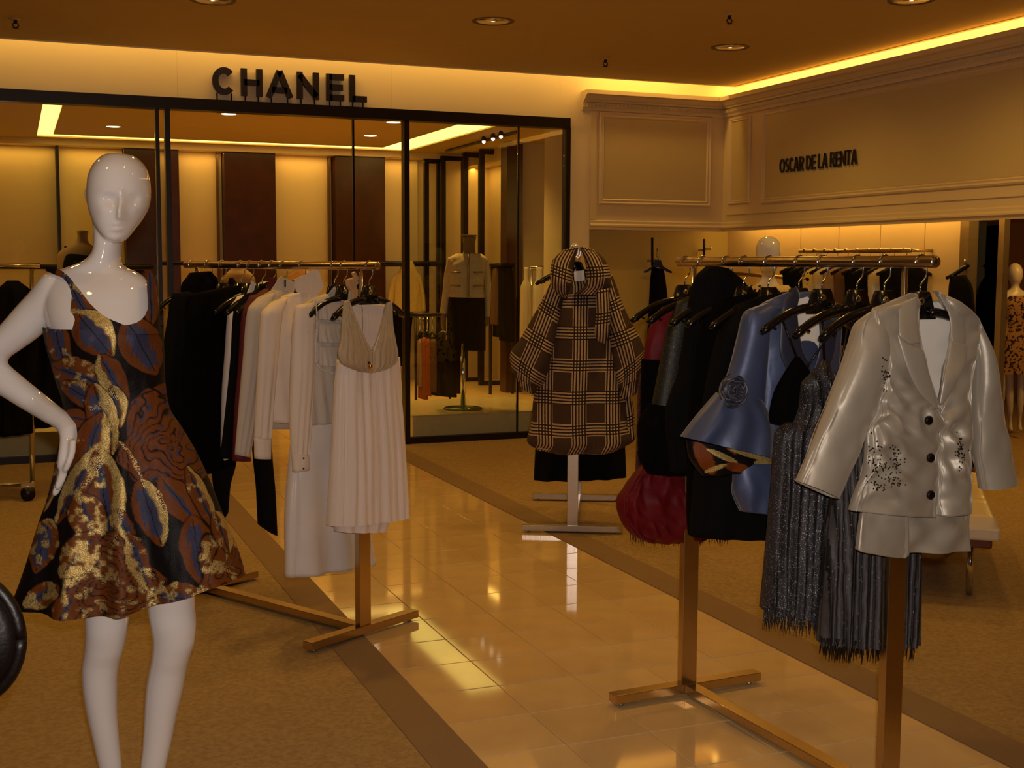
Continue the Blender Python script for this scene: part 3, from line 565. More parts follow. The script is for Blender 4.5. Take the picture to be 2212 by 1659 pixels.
mq = thing('mannequin', 'glossy white bald mannequin in a floral brocade dress, hand on hip, at left', 'mannequin', tuple(at(255, 1830, D0)*np.array([1, 1, 0])))
parts = []
head = [(250, 331.5, 258, 331.5, .012), (231, 334, 283, 335, .045), (214, 345, 303, 349, .07), (201, 364, 315, 368, .088), (193, 392, 321, 396, .098), (192, 420, 322, 420, .10), (195, 448, 318, 446, .098, .004), (202, 472, 307, 468, .090, .010), (210, 490, 295, 486, .078, .020), (219, 505, 283, 502, .062, .032), (230, 517, 272, 516, .045, .042), (244, 524.5, 262, 524.5, .012, .046)]
parts.append(L(head, nu=120, nv=90, sq=2.0, bump=head_bump))
parts.append(L([(188, 402, 200, 402, .012, -.005), (184, 415, 203, 412, .022, -.01), (186, 432, 203, 432, .020, -.01), (194, 448, 206, 446, .010, -.005)], nu=24, nv=14, sq=2))
parts.append(L([(200, 450, 272, 470, .055, -.02), (203, 480, 265, 490, .054, -.018), (206, 510, 262, 512, .053, -.016), (205, 535, 260, 537, .054, -.014), (196, 553, 259, 556, .056, -.014), (178, 566, 260, 569, .058, -.014), (150, 576, 272, 578, .06, -.014), (122, 586, 296, 588, .062, -.014), (104, 596, 312, 600, .068, -.01), (98, 620, 324, 622, .085, -.005), (99, 660, 332, 660, .105), (108, 700, 336, 700, .118, .005), (116, 740, 338, 740, .115, .004), (128, 790, 340, 790, .10), (140, 840, 342, 840, .085), (148, 870, 346, 870, .082), (146, 910, 366, 910, .095), (135, 980, 398, 980, .115), (140, 1080, 425, 1080, .12), (165, 1160, 432, 1150, .10), (230, 1200, 380, 1200, .06)], nu=90, nv=110, sq=2.15))
def breast(x, y): return MB().ball(at(x, y, D0-.050), .055, 24, 16, (1, .9, 1))

# image-left arm: shoulder ball, upper arm, forearm, hand on the hip
parts.append(L([(128, 584, 140, 592, .02), (100, 590, 152, 612, .05), (84, 606, 152, 645, .056), (66, 630, 144, 676, .054), (40, 658, 112, 700, .049), (5, 698, 80, 730, .046), (-35, 740, 45, 755, .043), (-62, 775, 16, 778, .041), (-66, 800, 10, 800, .036), (-50, 822, -4, 818, .02)], nu=48, nv=50, sq=2))
parts.append(L([(-68, 788, 4, 770, .03), (-50, 828, 16, 786, .039), (-5, 850, 45, 812, .039), (45, 880, 84, 844, .036), (95, 910, 124, 876, .030, .04), (122, 926, 152, 900, .026, .07), (127, 934, 166, 921, .025, .085), (131, 950, 167, 946, .028, .09)], nu=48, nv=50, sq=2))
parts.append(L([(127, 925, 165, 915, .024, .082), (132, 948, 167, 945, .032, .092), (131, 968, 165, 966, .038, .098), (130, 985, 160, 985, .041, .10), (129, 1004, 155, 1004, .040, .10), (130, 1012, 150, 1012, .03, .10)], nu=40, nv=26, sq=2.3))
for off, ex, ey, w in ((.131, 119, 1060, 1.0), (.111, 114, 1073, 1.05), (.090, 116, 1068, 1.0), (.070, 122, 1050, .9)):
    parts.append(L([(131, 996, 151, 996, .0095, off), (127, 1018, 147, 1018, .0095, off), (121, 1040, 139, 1042, .009, off), (ex-1, ey-10, ex+13, ey-7, .008, off), (ex, ey-1, ex+6, ey, .003, off)], nu=20, nv=24, sq=2))
parts.append(L([(150, 950, 166, 950, .010, .126), (148, 975, 163, 978, .010, .138), (141, 998, 155, 1001, .009, .144), (136, 1014, 146, 1018, .007, .142), (136, 1020, 141, 1021, .003, .141)], nu=20, nv=24, sq=2))
# far arm held behind the back
parts.append(L([(296, 592, 318, 606, .03, -.02), (292, 612, 330, 640, .045, -.03), (288, 700, 326, 705, .04, -.07), (280, 790, 318, 790, .036, -.12), (262, 840, 300, 850, .034, -.15), (215, 865, 240, 892, .03, -.16)], nu=32, nv=36, sq=2))
# legs
parts.append(L([(172, 1100, 290, 1100, .085), (177, 1230, 285, 1230, .078), (184, 1320, 279, 1320, .062), (186, 1360, 274, 1365, .057, .006), (184, 1400, 266, 1405, .053), (178, 1440, 256, 1440, .053, -.012), (179, 1475, 252, 1475, .052, -.014), (186, 1525, 252, 1525, .046, -.012), (202, 1600, 257, 1600, .036, -.006), (214, 1659, 263, 1659, .029), (222, 1710, 266, 1710, .026), (221, 1752, 270, 1752, .036, .008), (222, 1790, 274, 1795, .035, .055), (224, 1815, 276, 1820, .025, .105), (230, 1832, 268, 1836, .02, .13)], nu=44, nv=80, sq=2))
parts.append(L([(308, 1100, 430, 1100, .085), (312, 1230, 424, 1230, .078), (320, 1310, 420, 1310, .064), (326, 1350, 423, 1352, .060, .008), (331, 1385, 421, 1385, .056, .006), (329, 1415, 410, 1420, .053), (322, 1450, 402, 1452, .054, -.012), (316, 1490, 395, 1490, .052, -.014), (313, 1540, 383, 1540, .046, -.012), (309, 1610, 369, 1610, .036, -.006), (304, 1659, 358, 1659, .030), (304, 1710, 351, 1710, .026), (303, 1752, 353, 1752, .036, .008), (302, 1790, 358, 1795, .035, .055), (302, 1815, 358, 1820, .025, .105), (308, 1832, 350, 1836, .02, .13)], nu=44, nv=80, sq=2))
fuse('body', parts, .0042, m_white, mq, 4)
# ---- brocade dress: woven motifs are part of the cloth's own colour
BLK, BRZ, BLU, GLD, TAN = map(lambda c: np.array(srgb(*c)), ((10, 7, 9), (112, 58, 18), (50, 62, 92), (200, 168, 90), (170, 138, 104)))
def paint(x, y):
    n = x.size; col = np.tile(BLK, (n, 1)); gold = np.zeros(n)
    w1 = vn(x/14, y/14, 1); w2 = vn(x/5, y/5, 2); w3 = vn(x/3.0, y/24, 5)
    def put(mask, c, k=1.0):
        k = np.clip(mask, 0, 1)*k; col[:] = col*(1-k)[:, None]+c*k[:, None]
    def soft(d, w=2.0): return np.clip(.5-d/w, 0, 1)
    def leaf(cx, cy, ang, ln, wd, blue=.6, gside=0, gfull=0, vein=True):
        a = math.radians(ang); u = (x-cx)*math.cos(a)+(y-cy)*math.sin(a); v = -(x-cx)*math.sin(a)+(y-cy)*math.cos(a); t = np.clip(u/ln*.5+.5, 0, 1)
        half = wd*np.sin(math.pi*np.clip(t, .001, .999)**.85)**.75+2.5*w1; d = np.abs(v)-half; ins = (np.abs(u) < ln)*1.0
        put(soft(d-3)*ins, BLK); put(soft(d)*ins, BRZ); 
        put(soft(np.abs(v)-half*blue*(.75+.35*w3))*ins*(np.abs(u) < ln*.72+6*w3), BLU, .9)
        if gside: g = soft(d)*ins*np.clip((v*gside/np.maximum(half, 1)-.25+.35*w1)*5, 0, 1); put(g, GLD, .85); gold[:] = np.maximum(gold, g)
        if gfull: g = soft(d)*ins*np.clip((gfull-.5+.6*w1+.3*w2)*3, 0, 1); put(g, GLD, .8); gold[:] = np.maximum(gold, g)
        if vein: put(soft(np.abs(v+2*w1)-1.0, 1.6)*ins*(np.abs(u) < ln*.9), BLK)
    def rose(cx, cy, r, ry=1.0, g=0.0, ph=0):
        u, v = x-cx, (y-cy)/ry; q = np.sqrt(u*u+v*v); a = np.arctan2(v, u); rr = r*(1+.10*np.sin(5*a+ph)+.05*np.sin(9*a+2*ph))+4*w1
        ins = soft(q-rr); put(soft(q-rr-4), BLK); put(ins, BRZ)
        k = q/18.0*(1+.25*q/r*0)+.8*np.sin(3*a+q/30+ph)+.45*w1+a*.48; fr = k-np.floor(k)
        put(ins*(fr > .62)*(fr < .9)*np.clip(.4+w1*1.8, 0, 1), BLU, .75)
        if g: gg = ins*np.clip((g-.5+.7*w1+.5*(fr-.5))*3, 0, 1); put(gg, GLD, .8); gold[:] = np.maximum(gold, gg)
        put(ins*soft(np.minimum(fr, 1-fr)*18-1.6, 1.6), BLK)
    # straps and bodice
    leaf(165, 640, 60, 75, 34, .35, 0, .35); leaf(205, 722, 50, 62, 44, .75, -1); leaf(128, 745, 75, 60, 26, .7, 0, .2)
    leaf(325, 640, 88, 70, 22, .4); leaf(306, 748, 62, 70, 46, .66)
    # band of long petals across the waist
    leaf(180, 815, 20, 75, 36, .3, 0, .28); leaf(245, 820, 62, 62, 30, .35, 1); leaf(195, 862, 28, 74, 24, .75, 0, .2); leaf(250, 880, 80, 48, 26, .35, -1)
    leaf(170, 905, 10, 42, 20, .2); leaf(222, 905, 75, 80, 34, .8, -1); leaf(335, 855, 150, 60, 16, .15, 0, 0, False)
    leaf(190, 980, 110, 95, 40, .35, -1, .12); leaf(225, 1070, 80, 105, 46, .3, -1, .38); leaf(165, 1050, 118, 95, 26, .35, 1, .3); leaf(190, 1120, 70, 60, 42, .2, 0, .55)
    leaf(283, 1005, 62, 58, 16, .2, -1); rose(366, 955, 104, 1.15, 0, .4)
    leaf(326, 1108, 72, 78, 36, .8, -1); leaf(390, 1085, 50, 70, 34, .25); leaf(437, 1080, 65, 80, 20, .3, -1, .3)
    leaf(428, 1192, 80, 80, 38, .62); leaf(92, 1180, 105, 62, 32, .7, 0, .45); leaf(112, 1050, 108, 60, 14, .3, -1, .4)
    rose(235, 1262, 112, 1.0, .36, 1.2); leaf(170, 1200, 130, 60, 40, .15, 0, .75); leaf(270, 1140, 65, 45, 18, .75, 1); leaf(300, 1215, 70, 66, 24, .5, 1, .3)
    leaf(388, 1294, 190, 58, 38, .45, 0, .6); rose(492, 1222, 62, 1.35, .45, 2.0); leaf(88, 1288, 150, 46, 26, .5, 0, .7); leaf(480, 1150, 70, 50, 20, .2, -1, .2); leaf(140, 1320, 120, 40, 30, .2, 0, .4)
    put(np.clip(.25+.5*w3, 0, 1)*(col[:, 0] > .03), BLK, .12)
    return col, gold
def brocade():
    g = N('floral_brocade'); c = g.n('Attribute', attribute_name='weave').outputs['Color']; gd = g.n('Attribute', attribute_name='gold').outputs['Fac']
    o = g.coord(); sp = g.noise(o, 420, 1); spk = g.math('MULTIPLY', gd, g.math('GREATER_THAN', sp, .52)); v = g.noise(o, 150, 2)
    k = g.mix(g.math('MULTIPLY', v, .30), c, (.01, .006, .006)); k = g.mix(g.math('MULTIPLY', spk, .6), k, (.90, .72, .34))
    g.set(Base_Color=k, Roughness=.55, Metallic=g.math('MULTIPLY', gd, .6)); g.set(Specular_IOR_Level=.2); g.bump(g.math('ADD', sp, g.math('MULTIPLY', gd, .5)), .35, .003); return g.m
m_broc = brocade()
def paint_obj(o, base):
    me = o.data; n = len(me.vertices); V = np.zeros(n*3); me.vertices.foreach_get('co', V); V = V.reshape(-1, 3)+base
    x, y = proj(V); col, gold = paint(x, y)
    a = me.attributes.new('weave', 'FLOAT_COLOR', 'POINT'); a.data.foreach_set('color', np.c_[col, np.ones(n)].ravel()); b = me.attributes.new('gold', 'FLOAT', 'POINT'); b.data.foreach_set('value', gold)
TOR = spline([(84, 575, 332, 575, .062), (88, 590, 334, 592, .075), (92, 620, 336, 622, .094), (96, 660, 342, 660, .114), (99, 690, 346, 692, .124), (101, 705, 347, 705, .128), (106, 740, 349, 738, .128), (115, 775, 351, 775, .122), (126, 820, 353, 818, .105), (138, 860, 358, 858, .094), (142, 885, 364, 885, .094), (140, 920, 384, 920, .105)], 60)
def tor(y):
    q = [np.interp(y, TOR[:, 1], TOR[:, k]) for k in (0, 2, 4)]; return q
def skinpt(x, y, sgn=1, ex=.004):
    xl, xr, b = tor(y); c = (xl+xr)/2; a = (xr-xl)/2; k = np.clip((x-c)/a, -1, 1); dd = b*(1-abs(k)**2.2)**(1/2.2)
    d2 = sum(.026*math.exp(-((x-cx)/34)**2-((y-cy)/36)**2) for cx, cy in ((196, 735), (298, 732)))
    return PF(x, y, sgn*(dd+ex)+(d2 if sgn > 0 else 0))
edgeL = [(578, 99, 121), (585, 98, 133), (592, 116, 143), (600, 136, 151), (612, 146, 160), (625, 152, 171), (640, 155, 182), (655, 153.5, 194), (670, 152, 209), (679, 150, 220), (687, 147, 233), (693, 142, 246), (698, 138, 259), (702, 134, 268), (706, 124, 268), (709, 112, 268), (712, 104, 268), (722, 102, 268)]
edgeR = [(590, 318, 330), (600, 317.5, 333), (620, 317.5, 338), (640, 319, 341), (655, 320, 343), (668, 319, 345), (680, 314, 346), (690, 306, 346.5), (697, 295, 347), (701, 281, 347), (702.5, 268, 347.5), (722, 268, 349)]
dress = thing('x', '', '', (0, 0, 0)); bpy.data.objects.remove(dress)
def strip(edge, nx=56, ny=110):
    E_ = np.array(edge, float); ys = np.linspace(E_[0, 0], E_[-1, 0], ny); V = []
    for sgn in (1,):
        for y in ys:
            a, b_ = np.interp(y, E_[:, 0], E_[:, 1]), np.interp(y, E_[:, 0], E_[:, 2])
            for i in range(nx): V.append(skinpt(a+(b_-a)*i/(nx-1), y, sgn))
    F = [(i*nx+j, i*nx+j+1, (i+1)*nx+j+1, (i+1)*nx+j) for i in range(ny-1) for j in range(nx-1)]
    return V, F
dm = MB(); dm.add(*strip(edgeL, 110, 160)); dm.add(*strip(edgeR, 80, 150))
rows = [(100, 706, 348, 706, .132), (106, 740, 349, 738, .132), (115, 775, 351, 775, .126), (126, 820, 353, 818, .109), (138, 860, 358, 858, .098), (142, 885, 364, 885, .098), (138, 920, 386, 920, .108), (128, 980, 418, 975, .128), (112, 1060, 453, 1050, .145), (88, 1130, 480, 1120, .155), (62, 1220, 510, 1190, .175), (30, 1312, 527, 1244, .185)]
def dbump(P, U, Vv, sg):
    x, y = proj(P.reshape(-1, 3)); x = x.reshape(P.shape[:2]); y = y.reshape(P.shape[:2]); fr = np.clip(np.broadcast_to(sg, x.shape), 0, 1); g = np.clip((y-880)/430, 0, 1)**1.2
    d = sum(.026*np.exp(-((x-cx)/34)**2-((y-cy)/36)**2) for cx, cy in ((196, 735), (298, 732)))
    cen = (x-255)/(1+g*.9); d += g*(.030*np.exp(-((cen+62)/16)**2)+.034*np.exp(-((cen-8)/15)**2)-.030*np.exp(-((cen-36)/20)**2)+.026*np.exp(-((cen-92)/26)**2)-.022*np.exp(-((cen+25)/14)**2)-.022*np.exp(-((cen+92)/16)**2)+.02*np.exp(-((cen-125)/12)**2))
    d += .0022*vn(x/16, y/26, 3)
    P = P+PF.n*(d*fr)[..., None]; hem = np.clip((y-1150)/190, 0, 1)
    P = P+ZP*(-.018*hem*fr*np.cos((x-255)/90))[..., None]; return P
V, F, _ = loft(rows, PF, nu=420, nv=250, sq=2.2, top=False, bot=False, bump=dbump); dm.add(V, F)
# back of the bodice up to the shoulder line
bk = []
ysb = np.linspace(583, 712, 30)
for y in ysb:
    xl, xr, b_ = tor(y); e_ = np.interp(y, [583, 600, 640, 712], [100, 118, 138, 102]); r_ = np.interp(y, [583, 712], [326, 347])
    for i in range(40): bk.append(skinpt(e_+(r_-e_)*i/39, y, -1))
dm.add(bk, [(i*40+j, i*40+j+1, (i+1)*40+j+1, (i+1)*40+j) for i in range(29) for j in range(39)])
dr_ = dm.build('dress', m_broc, mq, True, label='sleeveless black dress woven with bronze, blue and gold roses and leaves'); paint_obj(dr_, origin(mq))
# ------------------------------------------------------------------ cloth materials
def satin(name, c, rough=.33, nz=.06, sheen=.25, coat=.0, wb=(20, .16)): return M(name, c, rough, 0, nz=(8, nz), bump=wb, Sheen_Weight=sheen, Sheen_Roughness=.35, Specular_IOR_Level=.75)
m_chif = M('white_chiffon', (.82, .71, .64), .75, nz=(5, .06), bump=(90, .25, (1, 1, .12)), Sheen_Weight=.3)
m_blous = M('ivory_crepe', (.79, .67, .57), .8, nz=(6, .05), bump=(70, .2, (1, 1, .2)))
m_sheer = M('grey_white_georgette', (.56, .49, .42), .8, nz=(6, .06), bump=(80, .2, (1, 1, .2)))
m_wsat = satin('white_satin', (.74, .69, .66), .36)
m_gold = M('champagne_draped_tulle', (.50, .38, .24), .6, nz=(10, .12), bump=(120, .35, (1, 1, .2)))
m_blk = M('black_wool', (.0035, .003, .003), .9, nz=(20, .3), bump=(200, .3), Specular_IOR_Level=.12); m_vel = M('black_velvet', (.0028, .002, .002), .95, nz=(20, .3), Specular_IOR_Level=.06)
m_red = M('dark_red_taffeta', (.13, .002, .006), .6, nz=(8, .35), bump=(30, .3), Specular_IOR_Level=.25); m_wine = M('wine_red_wool', (.10, .004, .012), .7, nz=(20, .2))
m_silv = satin('silver_grey_satin', (.47, .42, .335), .46, .05); m_silv.node_tree.nodes['Principled BSDF'].inputs['Metallic'].default_value = .32
m_lin = M('pale_lining_satin', (.84, .80, .72), .5, nz=(8, .06))
m_bsat = satin('slate_blue_satin', (.070, .095, .20), .46, .10); m_bsat.node_tree.nodes['Principled BSDF'].inputs['Metallic'].default_value = .35; m_navy = satin('navy_satin', (.022, .024, .05), .5)
m_pearl = M('pearl_bead', (.72, .68, .62), .2, nz=(5, .05)); m_jew = M('gold_jewel', (.7, .42, .12), .2, .9)
def sparkle(name, base, spk, sc=260, th=.64, stripe=0, sw=.5, rough=.6):
    g = N(name); c = g.coord(); u = g.n('TexCoord').outputs['UV']; k = g.mix(g.noise(c, 40), base, tuple(x*1.6 for x in base)); n = g.noise(c, sc, 1); f = g.math('GREATER_THAN', n, th)
    if stripe:
        s = g.n('SeparateXYZ'); g.inp(s.inputs[0], u); w = g.math('SINE', g.math('ADD', g.math('MULTIPLY', s.outputs[0], stripe), g.math('MULTIPLY', g.noise(c, 22), 3.2)))
        k = g.mix(g.math('MULTIPLY', g.math('GREATER_THAN', w, .2), sw), k, tuple(x*.12 for x in base)); g.bump(w, .5, .006)
    k = g.mix(f, k, spk); g.set(Base_Color=k, Roughness=rough, Metallic=g.math('MULTIPLY', f, .7)); return g.m
m_pleat = sparkle('glittering_charcoal_pleats', (.017, .016, .021), (.45, .41, .41), 330, .66, 170, .75)
m_lace = sparkle('black_silver_devore_lace', (.045, .042, .045), (.19, .18, .19), 120, .70, 420, .97)
m_olive = sparkle('black_olive_lurex', (.006, .005, .003), (.16, .14, .05), 300, .66)
m_seq = sparkle('plum_sequins', (.020, .004, .010), (.30, .09, .14), 220, .6, rough=.4)
m_tweed = sparkle('cream_tweed', (.62, .50, .30), (.82, .70, .48), 120, .55, rough=.9)
m_print = sparkle('leopard_print', (.20, .10, .03), (.04, .015, .006), 40, .55, rough=.8)
m_spot = sparkle('cream_black_spots', (.50, .38, .16), (.02, .01, .005), 26, .58, rough=.8)
def plaid():
    g = N('glen_plaid_wool'); u = g.n('TexCoord').outputs['UV']; s = g.n('SeparateXYZ'); g.inp(s.inputs[0], u); o = g.coord()
    U, V_ = s.outputs[0], s.outputs[1]; wob = g.math('MULTIPLY', g.math('SUBTRACT', g.noise(o, 90), .5), .0022); U = g.math('ADD', U, wob); V_ = g.math('ADD', V_, wob)
    P, R = .185, .0168
    fu = g.math('FRACT', g.math('ADD', g.math('DIVIDE', U, P), 20.30)); fv = g.math('FRACT', g.math('ADD', g.math('DIVIDE', V_, P*.95), 20.1))
    bu = g.math('LESS_THAN', fu, .46); bv = g.math('LESS_THAN', fv, .42)
    su = g.math('GREATER_THAN', g.math('FRACT', g.math('ADD', g.math('DIVIDE', U, R), 300)), .48); sv = g.math('GREATER_THAN', g.math('FRACT', g.math('ADD', g.math('DIVIDE', V_, R), 300)), .48)
    dots = g.math('MULTIPLY', su, sv); both = g.math('MULTIPLY', bu, bv)
    tw = g.math('GREATER_THAN', g.math('FRACT', g.math('ADD', g.math('DIVIDE', g.math('ADD', U, V_), R*.42), 900)), .55)
    tw2 = g.math('MULTIPLY', tw, .26)
    inner_u = g.math('MULTIPLY', su, g.math('ADD', .62, g.math('MULTIPLY', tw, .3))); inner_v = g.math('MULTIPLY', sv, g.math('ADD', .62, g.math('MULTIPLY', tw, .3)))
    f = g.math('ADD', g.math('MULTIPLY', both, dots), g.math('MULTIPLY', g.math('SUBTRACT', 1.0, both), g.math('ADD', g.math('MULTIPLY', bu, inner_u), g.math('ADD', g.math('MULTIPLY', bv, inner_v), 0.0))))
    zone = g.math('MULTIPLY', g.math('MULTIPLY', g.math('SUBTRACT', 1.0, bu), g.math('SUBTRACT', 1.0, bv)), tw); k0 = g.mix(zone, (.008, .004, .004), (.085, .045, .022)); k = g.mix(f, k0, (.60, .42, .25)); k = g.mix(g.math('MULTIPLY', g.noise(o, 30), .16), k, (.10, .03, .01)); g.set(Base_Color=k, Roughness=.95); g.bump(f, .4, .003); return g.m
m_plaid = plaid()
def fringe(name, pts, pl, ln, n, mat, parent, seed=0, off=0, w=.0022):
    rnd = random.Random(seed); mb = MB(); P = np.array(pts, float)
    for i in range(n):
        t = rnd.random()*(len(P)-1); k = min(int(t), len(P)-2); q = P[k]+(P[k+1]-P[k])*(t-k); a = pl(q[0], q[1], off+rnd.uniform(-.03, .03)); l = ln*rnd.uniform(.55, 1.1); d = np.array([rnd.uniform(-.12, .12), rnd.uniform(-.12, .12), -1])*l
        mb.tube([a+ZP*.008, a+d*.5+np.array([rnd.uniform(-.004, .004), 0, 0]), a+d], [w, w*.9, w*.3], 4)
    return mb.build(name, mat, parent, True, kind='stuff')
def beads(name, pts, pl, r, mat, parent, off):
    mb = MB()
    for x, y in pts: mb.ball(pl(x, y, off), r, 6, 4)
    return mb.build(name, mat, parent, True, kind='stuff')
def garment(label, cat, pl, px, py, group=None, name=None):
    p = pl(px, py); return thing(name or cat, label, cat, tuple(p), group)
def rplane(rack, px): return Plane(rack.bar_at(px), -rack.d)
# ================================================================== left rack, near to far
G1 = 'garments on the left garment rack'
p = rplane(RL, 797); t = garment('white chiffon dress with gold draped bust and jewel, frontmost on the left rack', 'dress', p, 795, 1130, G1)
cloth('skirt', [(731, 778, 858, 770, .05), (727, 830, 861, 831, .055), (722, 950, 868, 940, .065), (717, 1050, 873, 1040, .075), (713, 1136, 877, 1114, .08)], p, m_chif, t, nu=150, nv=60, fold=.006, nf=9, seed=2, grow=.6, wr=.010, wrs=(20, 1.5), bot=False)
cloth('underskirt', [(722, 960, 864, 950, .05), (724, 1060, 862, 1050, .06), (728, 1148, 826, 1146, .062)], p, m_chif, t, nu=60, nv=20, fold=.008, nf=5, seed=4, bot=False)
cloth('bodice_panel', [(743, 650, 754, 649, .008, .012), (740, 690, 770, 690, .012, .03), (737, 735, 789, 735, .020, .045), (731, 764, 804, 768, .024, .05), (736, 782, 804, 790, .022, .05), (770, 802, 803, 807, .008, .045)], p, m_gold, t, nu=60, nv=46, fold=.004, nf=7, seed=3, grow=.2)
cloth('bodice_panel', [(834, 654, 846, 650, .008, .012), (824, 700, 848, 700, .012, .03), (815, 735, 853, 735, .020, .045), (803, 766, 858, 764, .024, .05), (802, 790, 853, 784, .022, .05), (800, 806, 832, 799, .008, .045)], p, m_gold, t, nu=60, nv=46, fold=.004, nf=7, seed=5, grow=.2)
cloth('back_panel', [(756, 655, 834, 658, .006, -.045), (745, 700, 848, 700, .006, -.045), (740, 780, 856, 780, .006, -.04)], p, m_chif, t, nu=40, nv=20)
b = MB().ball(p(800, 791, .082), .010, 12, 8, (1, 1, 1.5)); b.build('jewel', m_jew, t, True); MB().ball(p(798, 784, .08), .006, 8, 6).build('jewel_stone', m_black, t, True)
beads('sequin_edge', [(796+i*1.5, 745+i*.9+3*math.sin(i)) for i in range(8)]+[(808+i*.9, 757-i*2.6) for i in range(14)], p, .0035, m_pearl, t, .055)
p = rplane(RL, 742); t = garment('ivory high-collared blouse hanging just behind the chiffon dress', 'blouse', p, 770, 900, G1)
cloth('body', [(748, 648, 792, 648, .02), (735, 668, 840, 668, .03), (735, 760, 850, 760, .05), (730, 900, 850, 900, .055)], p, m_sheer, t, fold=.005, seed=8)
sheet('collar', [(752, 649), (755, 620), (769, 639), (768, 650)], p, m_sheer, t, .025)
p = rplane(RL, 722); t = garment('grey-white blouse and satin skirt with a pearl-trimmed front, second on the left rack', 'dress suit', p, 700, 1245, G1, 'skirt_suit')
cloth('skirt', [(640, 905, 765, 900, .05), (628, 1000, 770, 990, .06), (620, 1120, 790, 1110, .065), (618, 1247, 808, 1213, .07)], p, m_wsat, t, nu=90, nv=40, fold=.012, nf=3, seed=1, wr=.006, wrs=(5, 4))
cloth('blouse_body', [(690, 640, 735, 626, .02), (655, 658, 745, 640, .03), (638, 690, 750, 690, .045), (634, 800, 752, 800, .055), (636, 918, 758, 910, .058)], p, m_sheer, t, nu=80, nv=50, fold=.005, nf=6, seed=6, wr=.003, wrs=(8, 12))
cloth('sleeve', [(640, 660, 676, 654, .02, .03), (635, 700, 679, 700, .03, .04), (631, 800, 677, 800, .032, .045), (628, 900, 671, 900, .03, .045), (631, 985, 666, 985, .024, .045), (635, 1008, 664, 1006, .02, .045)], p, m_blous, t, nu=48, nv=40, fold=.004, nf=4, seed=9)
o = cloth('cuff', [(632, 982, 667, 980, .024, .047), (634, 1020, 667, 1014, .022, .047)], p, m_blous, t, nu=32, nv=6)
for y in (990, 1012): MB().ball(p(656, y, .073), .004, 8, 6).build('button', m_black, o, True)
for y in (690, 740, 790): cloth('ruffle_tier', [(690, y-42, 742, y-42, .012, .055), (688, y, 746, y+2, .02, .06)], p, m_sheer, t, nu=48, nv=12, fold=.005, nf=7, seed=y)
sheet('collar', [(709, 636), (723, 619), (738, 650), (722, 654)], p, m_sheer, t, .035)
pr = spline([(682, 650, 0, 0), (685, 687, 0, 0), (683, 723, 0, 0), (681, 773, 0, 0), (692, 795, 0, 0), (721, 808, 0, 0)], 62); beads('pearl_trim', [(q[0], q[1]) for q in pr], p, .0032, m_pearl, t, .082)
p = rplane(RL, 652); t = garment('ivory blouse with a tall pointed collar and long cuffed sleeve, third on the left rack', 'blouse', p, 600, 915, G1)
cloth('body', [(612, 640, 672, 622, .02), (580, 668, 690, 650, .03), (574, 720, 690, 720, .05), (580, 820, 690, 820, .055), (586, 912, 690, 918, .06)], p, m_blous, t, fold=.006, seed=11, wr=.004, wrs=(9, 7))
cloth('sleeve', [(585, 655, 622, 640, .02, .02), (567, 678, 608, 678, .03, .03), (560, 770, 598, 770, .03, .035), (554, 880, 588, 880, .028, .035), (551, 948, 584, 948, .024, .035)], p, m_blous, t, fold=.004, nf=3, seed=12)
cloth('cuff', [(551, 946, 584, 946, .026, .036), (552, 991, 583, 991, .025, .036)], p, m_blous, t, nu=32, nv=6)
sheet('collar', [(640, 630), (636, 604), (686, 580), (692, 592), (699, 620), (684, 640)], p, m_blous, t, .03)
p = rplane(RL, 612); t = garment('sheer grey-white blouse with upright collar, fourth on the left rack', 'blouse', p, 560, 930, G1)
cloth('body', [(590, 626, 636, 612, .02), (555, 648, 650, 640, .03), (540, 690, 660, 690, .05), (535, 800, 660, 800, .05), (535, 925, 660, 925, .055)], p, m_sheer, t, fold=.005, seed=13)
cloth('sleeve', [(556, 645, 595, 628, .02, .02), (538, 668, 580, 668, .03, .03), (527, 780, 562, 780, .03, .03), (514, 920, 549, 920, .026, .03), (509, 982, 538, 988, .024, .03)], p, m_sheer, t, fold=.003, nf=3, seed=14)
sheet('collar', [(586, 626), (607, 597), (638, 610), (632, 630)], p, m_sheer, t, .03); MB().box(p(616, 612, .034), (.006, .006, .03)).build('collar_tab', m_black, t)
def slim(px, label, cat, mat, top, rows, cuff=None, col=None, seed=0):
    p = rplane(RL, px); t = garment(label, cat, p, rows[-1][0]+20, rows[-1][1], G1)
    cloth('body', [(r[0]+16, r[1]-3, r[0]+100, r[1]-8, .02+.02*min(i, 2)) for i, r in enumerate(top)]+[(r[0]+14, r[1], r[0]+95, r[1], .04) for r in rows[:-1]], p, mat, t, seed=seed, fold=.004)
    cloth('sleeve', [(r[0], r[1], r[0]+34, r[1]-(8 if i == 0 else 0), .02 if i == 0 else .028, .02) for i, r in enumerate(list(top[-1:])+list(rows))], p, mat, t, seed=seed+1)
    if col: sheet('collar', col, p, mat, t, .03)
    if cuff: cloth('cuff', cuff, p, m_wsat if mat is not m_wine else m_wine, t, nu=28, nv=6)
    return t
slim(588, 'dark red jacket showing as a narrow strip beside the sheer blouse', 'jacket', m_wine, [(576, 616), (540, 640)], [(524, 680), (518, 780), (508, 900), (505, 996)], None, [(580, 628), (581, 602), (596, 600), (594, 628)], 20)
slim(566, 'black jacket between the dark red and the white jacket on the left rack', 'jacket', m_blk, [(560, 612), (530, 636)], [(508, 668), (500, 780), (488, 900), (478, 990)], None, None, 22)
slim(540, 'white jacket showing as a thin strip between black garments', 'jacket', m_blous, [(548, 612), (514, 640)], [(495, 672), (488, 760), (481, 860), (479, 965)], [(481, 962, 508, 950, .022, .022), (484, 995, 508, 975, .018, .022)], [(534, 634), (545, 606), (557, 616), (549, 632)], 24)
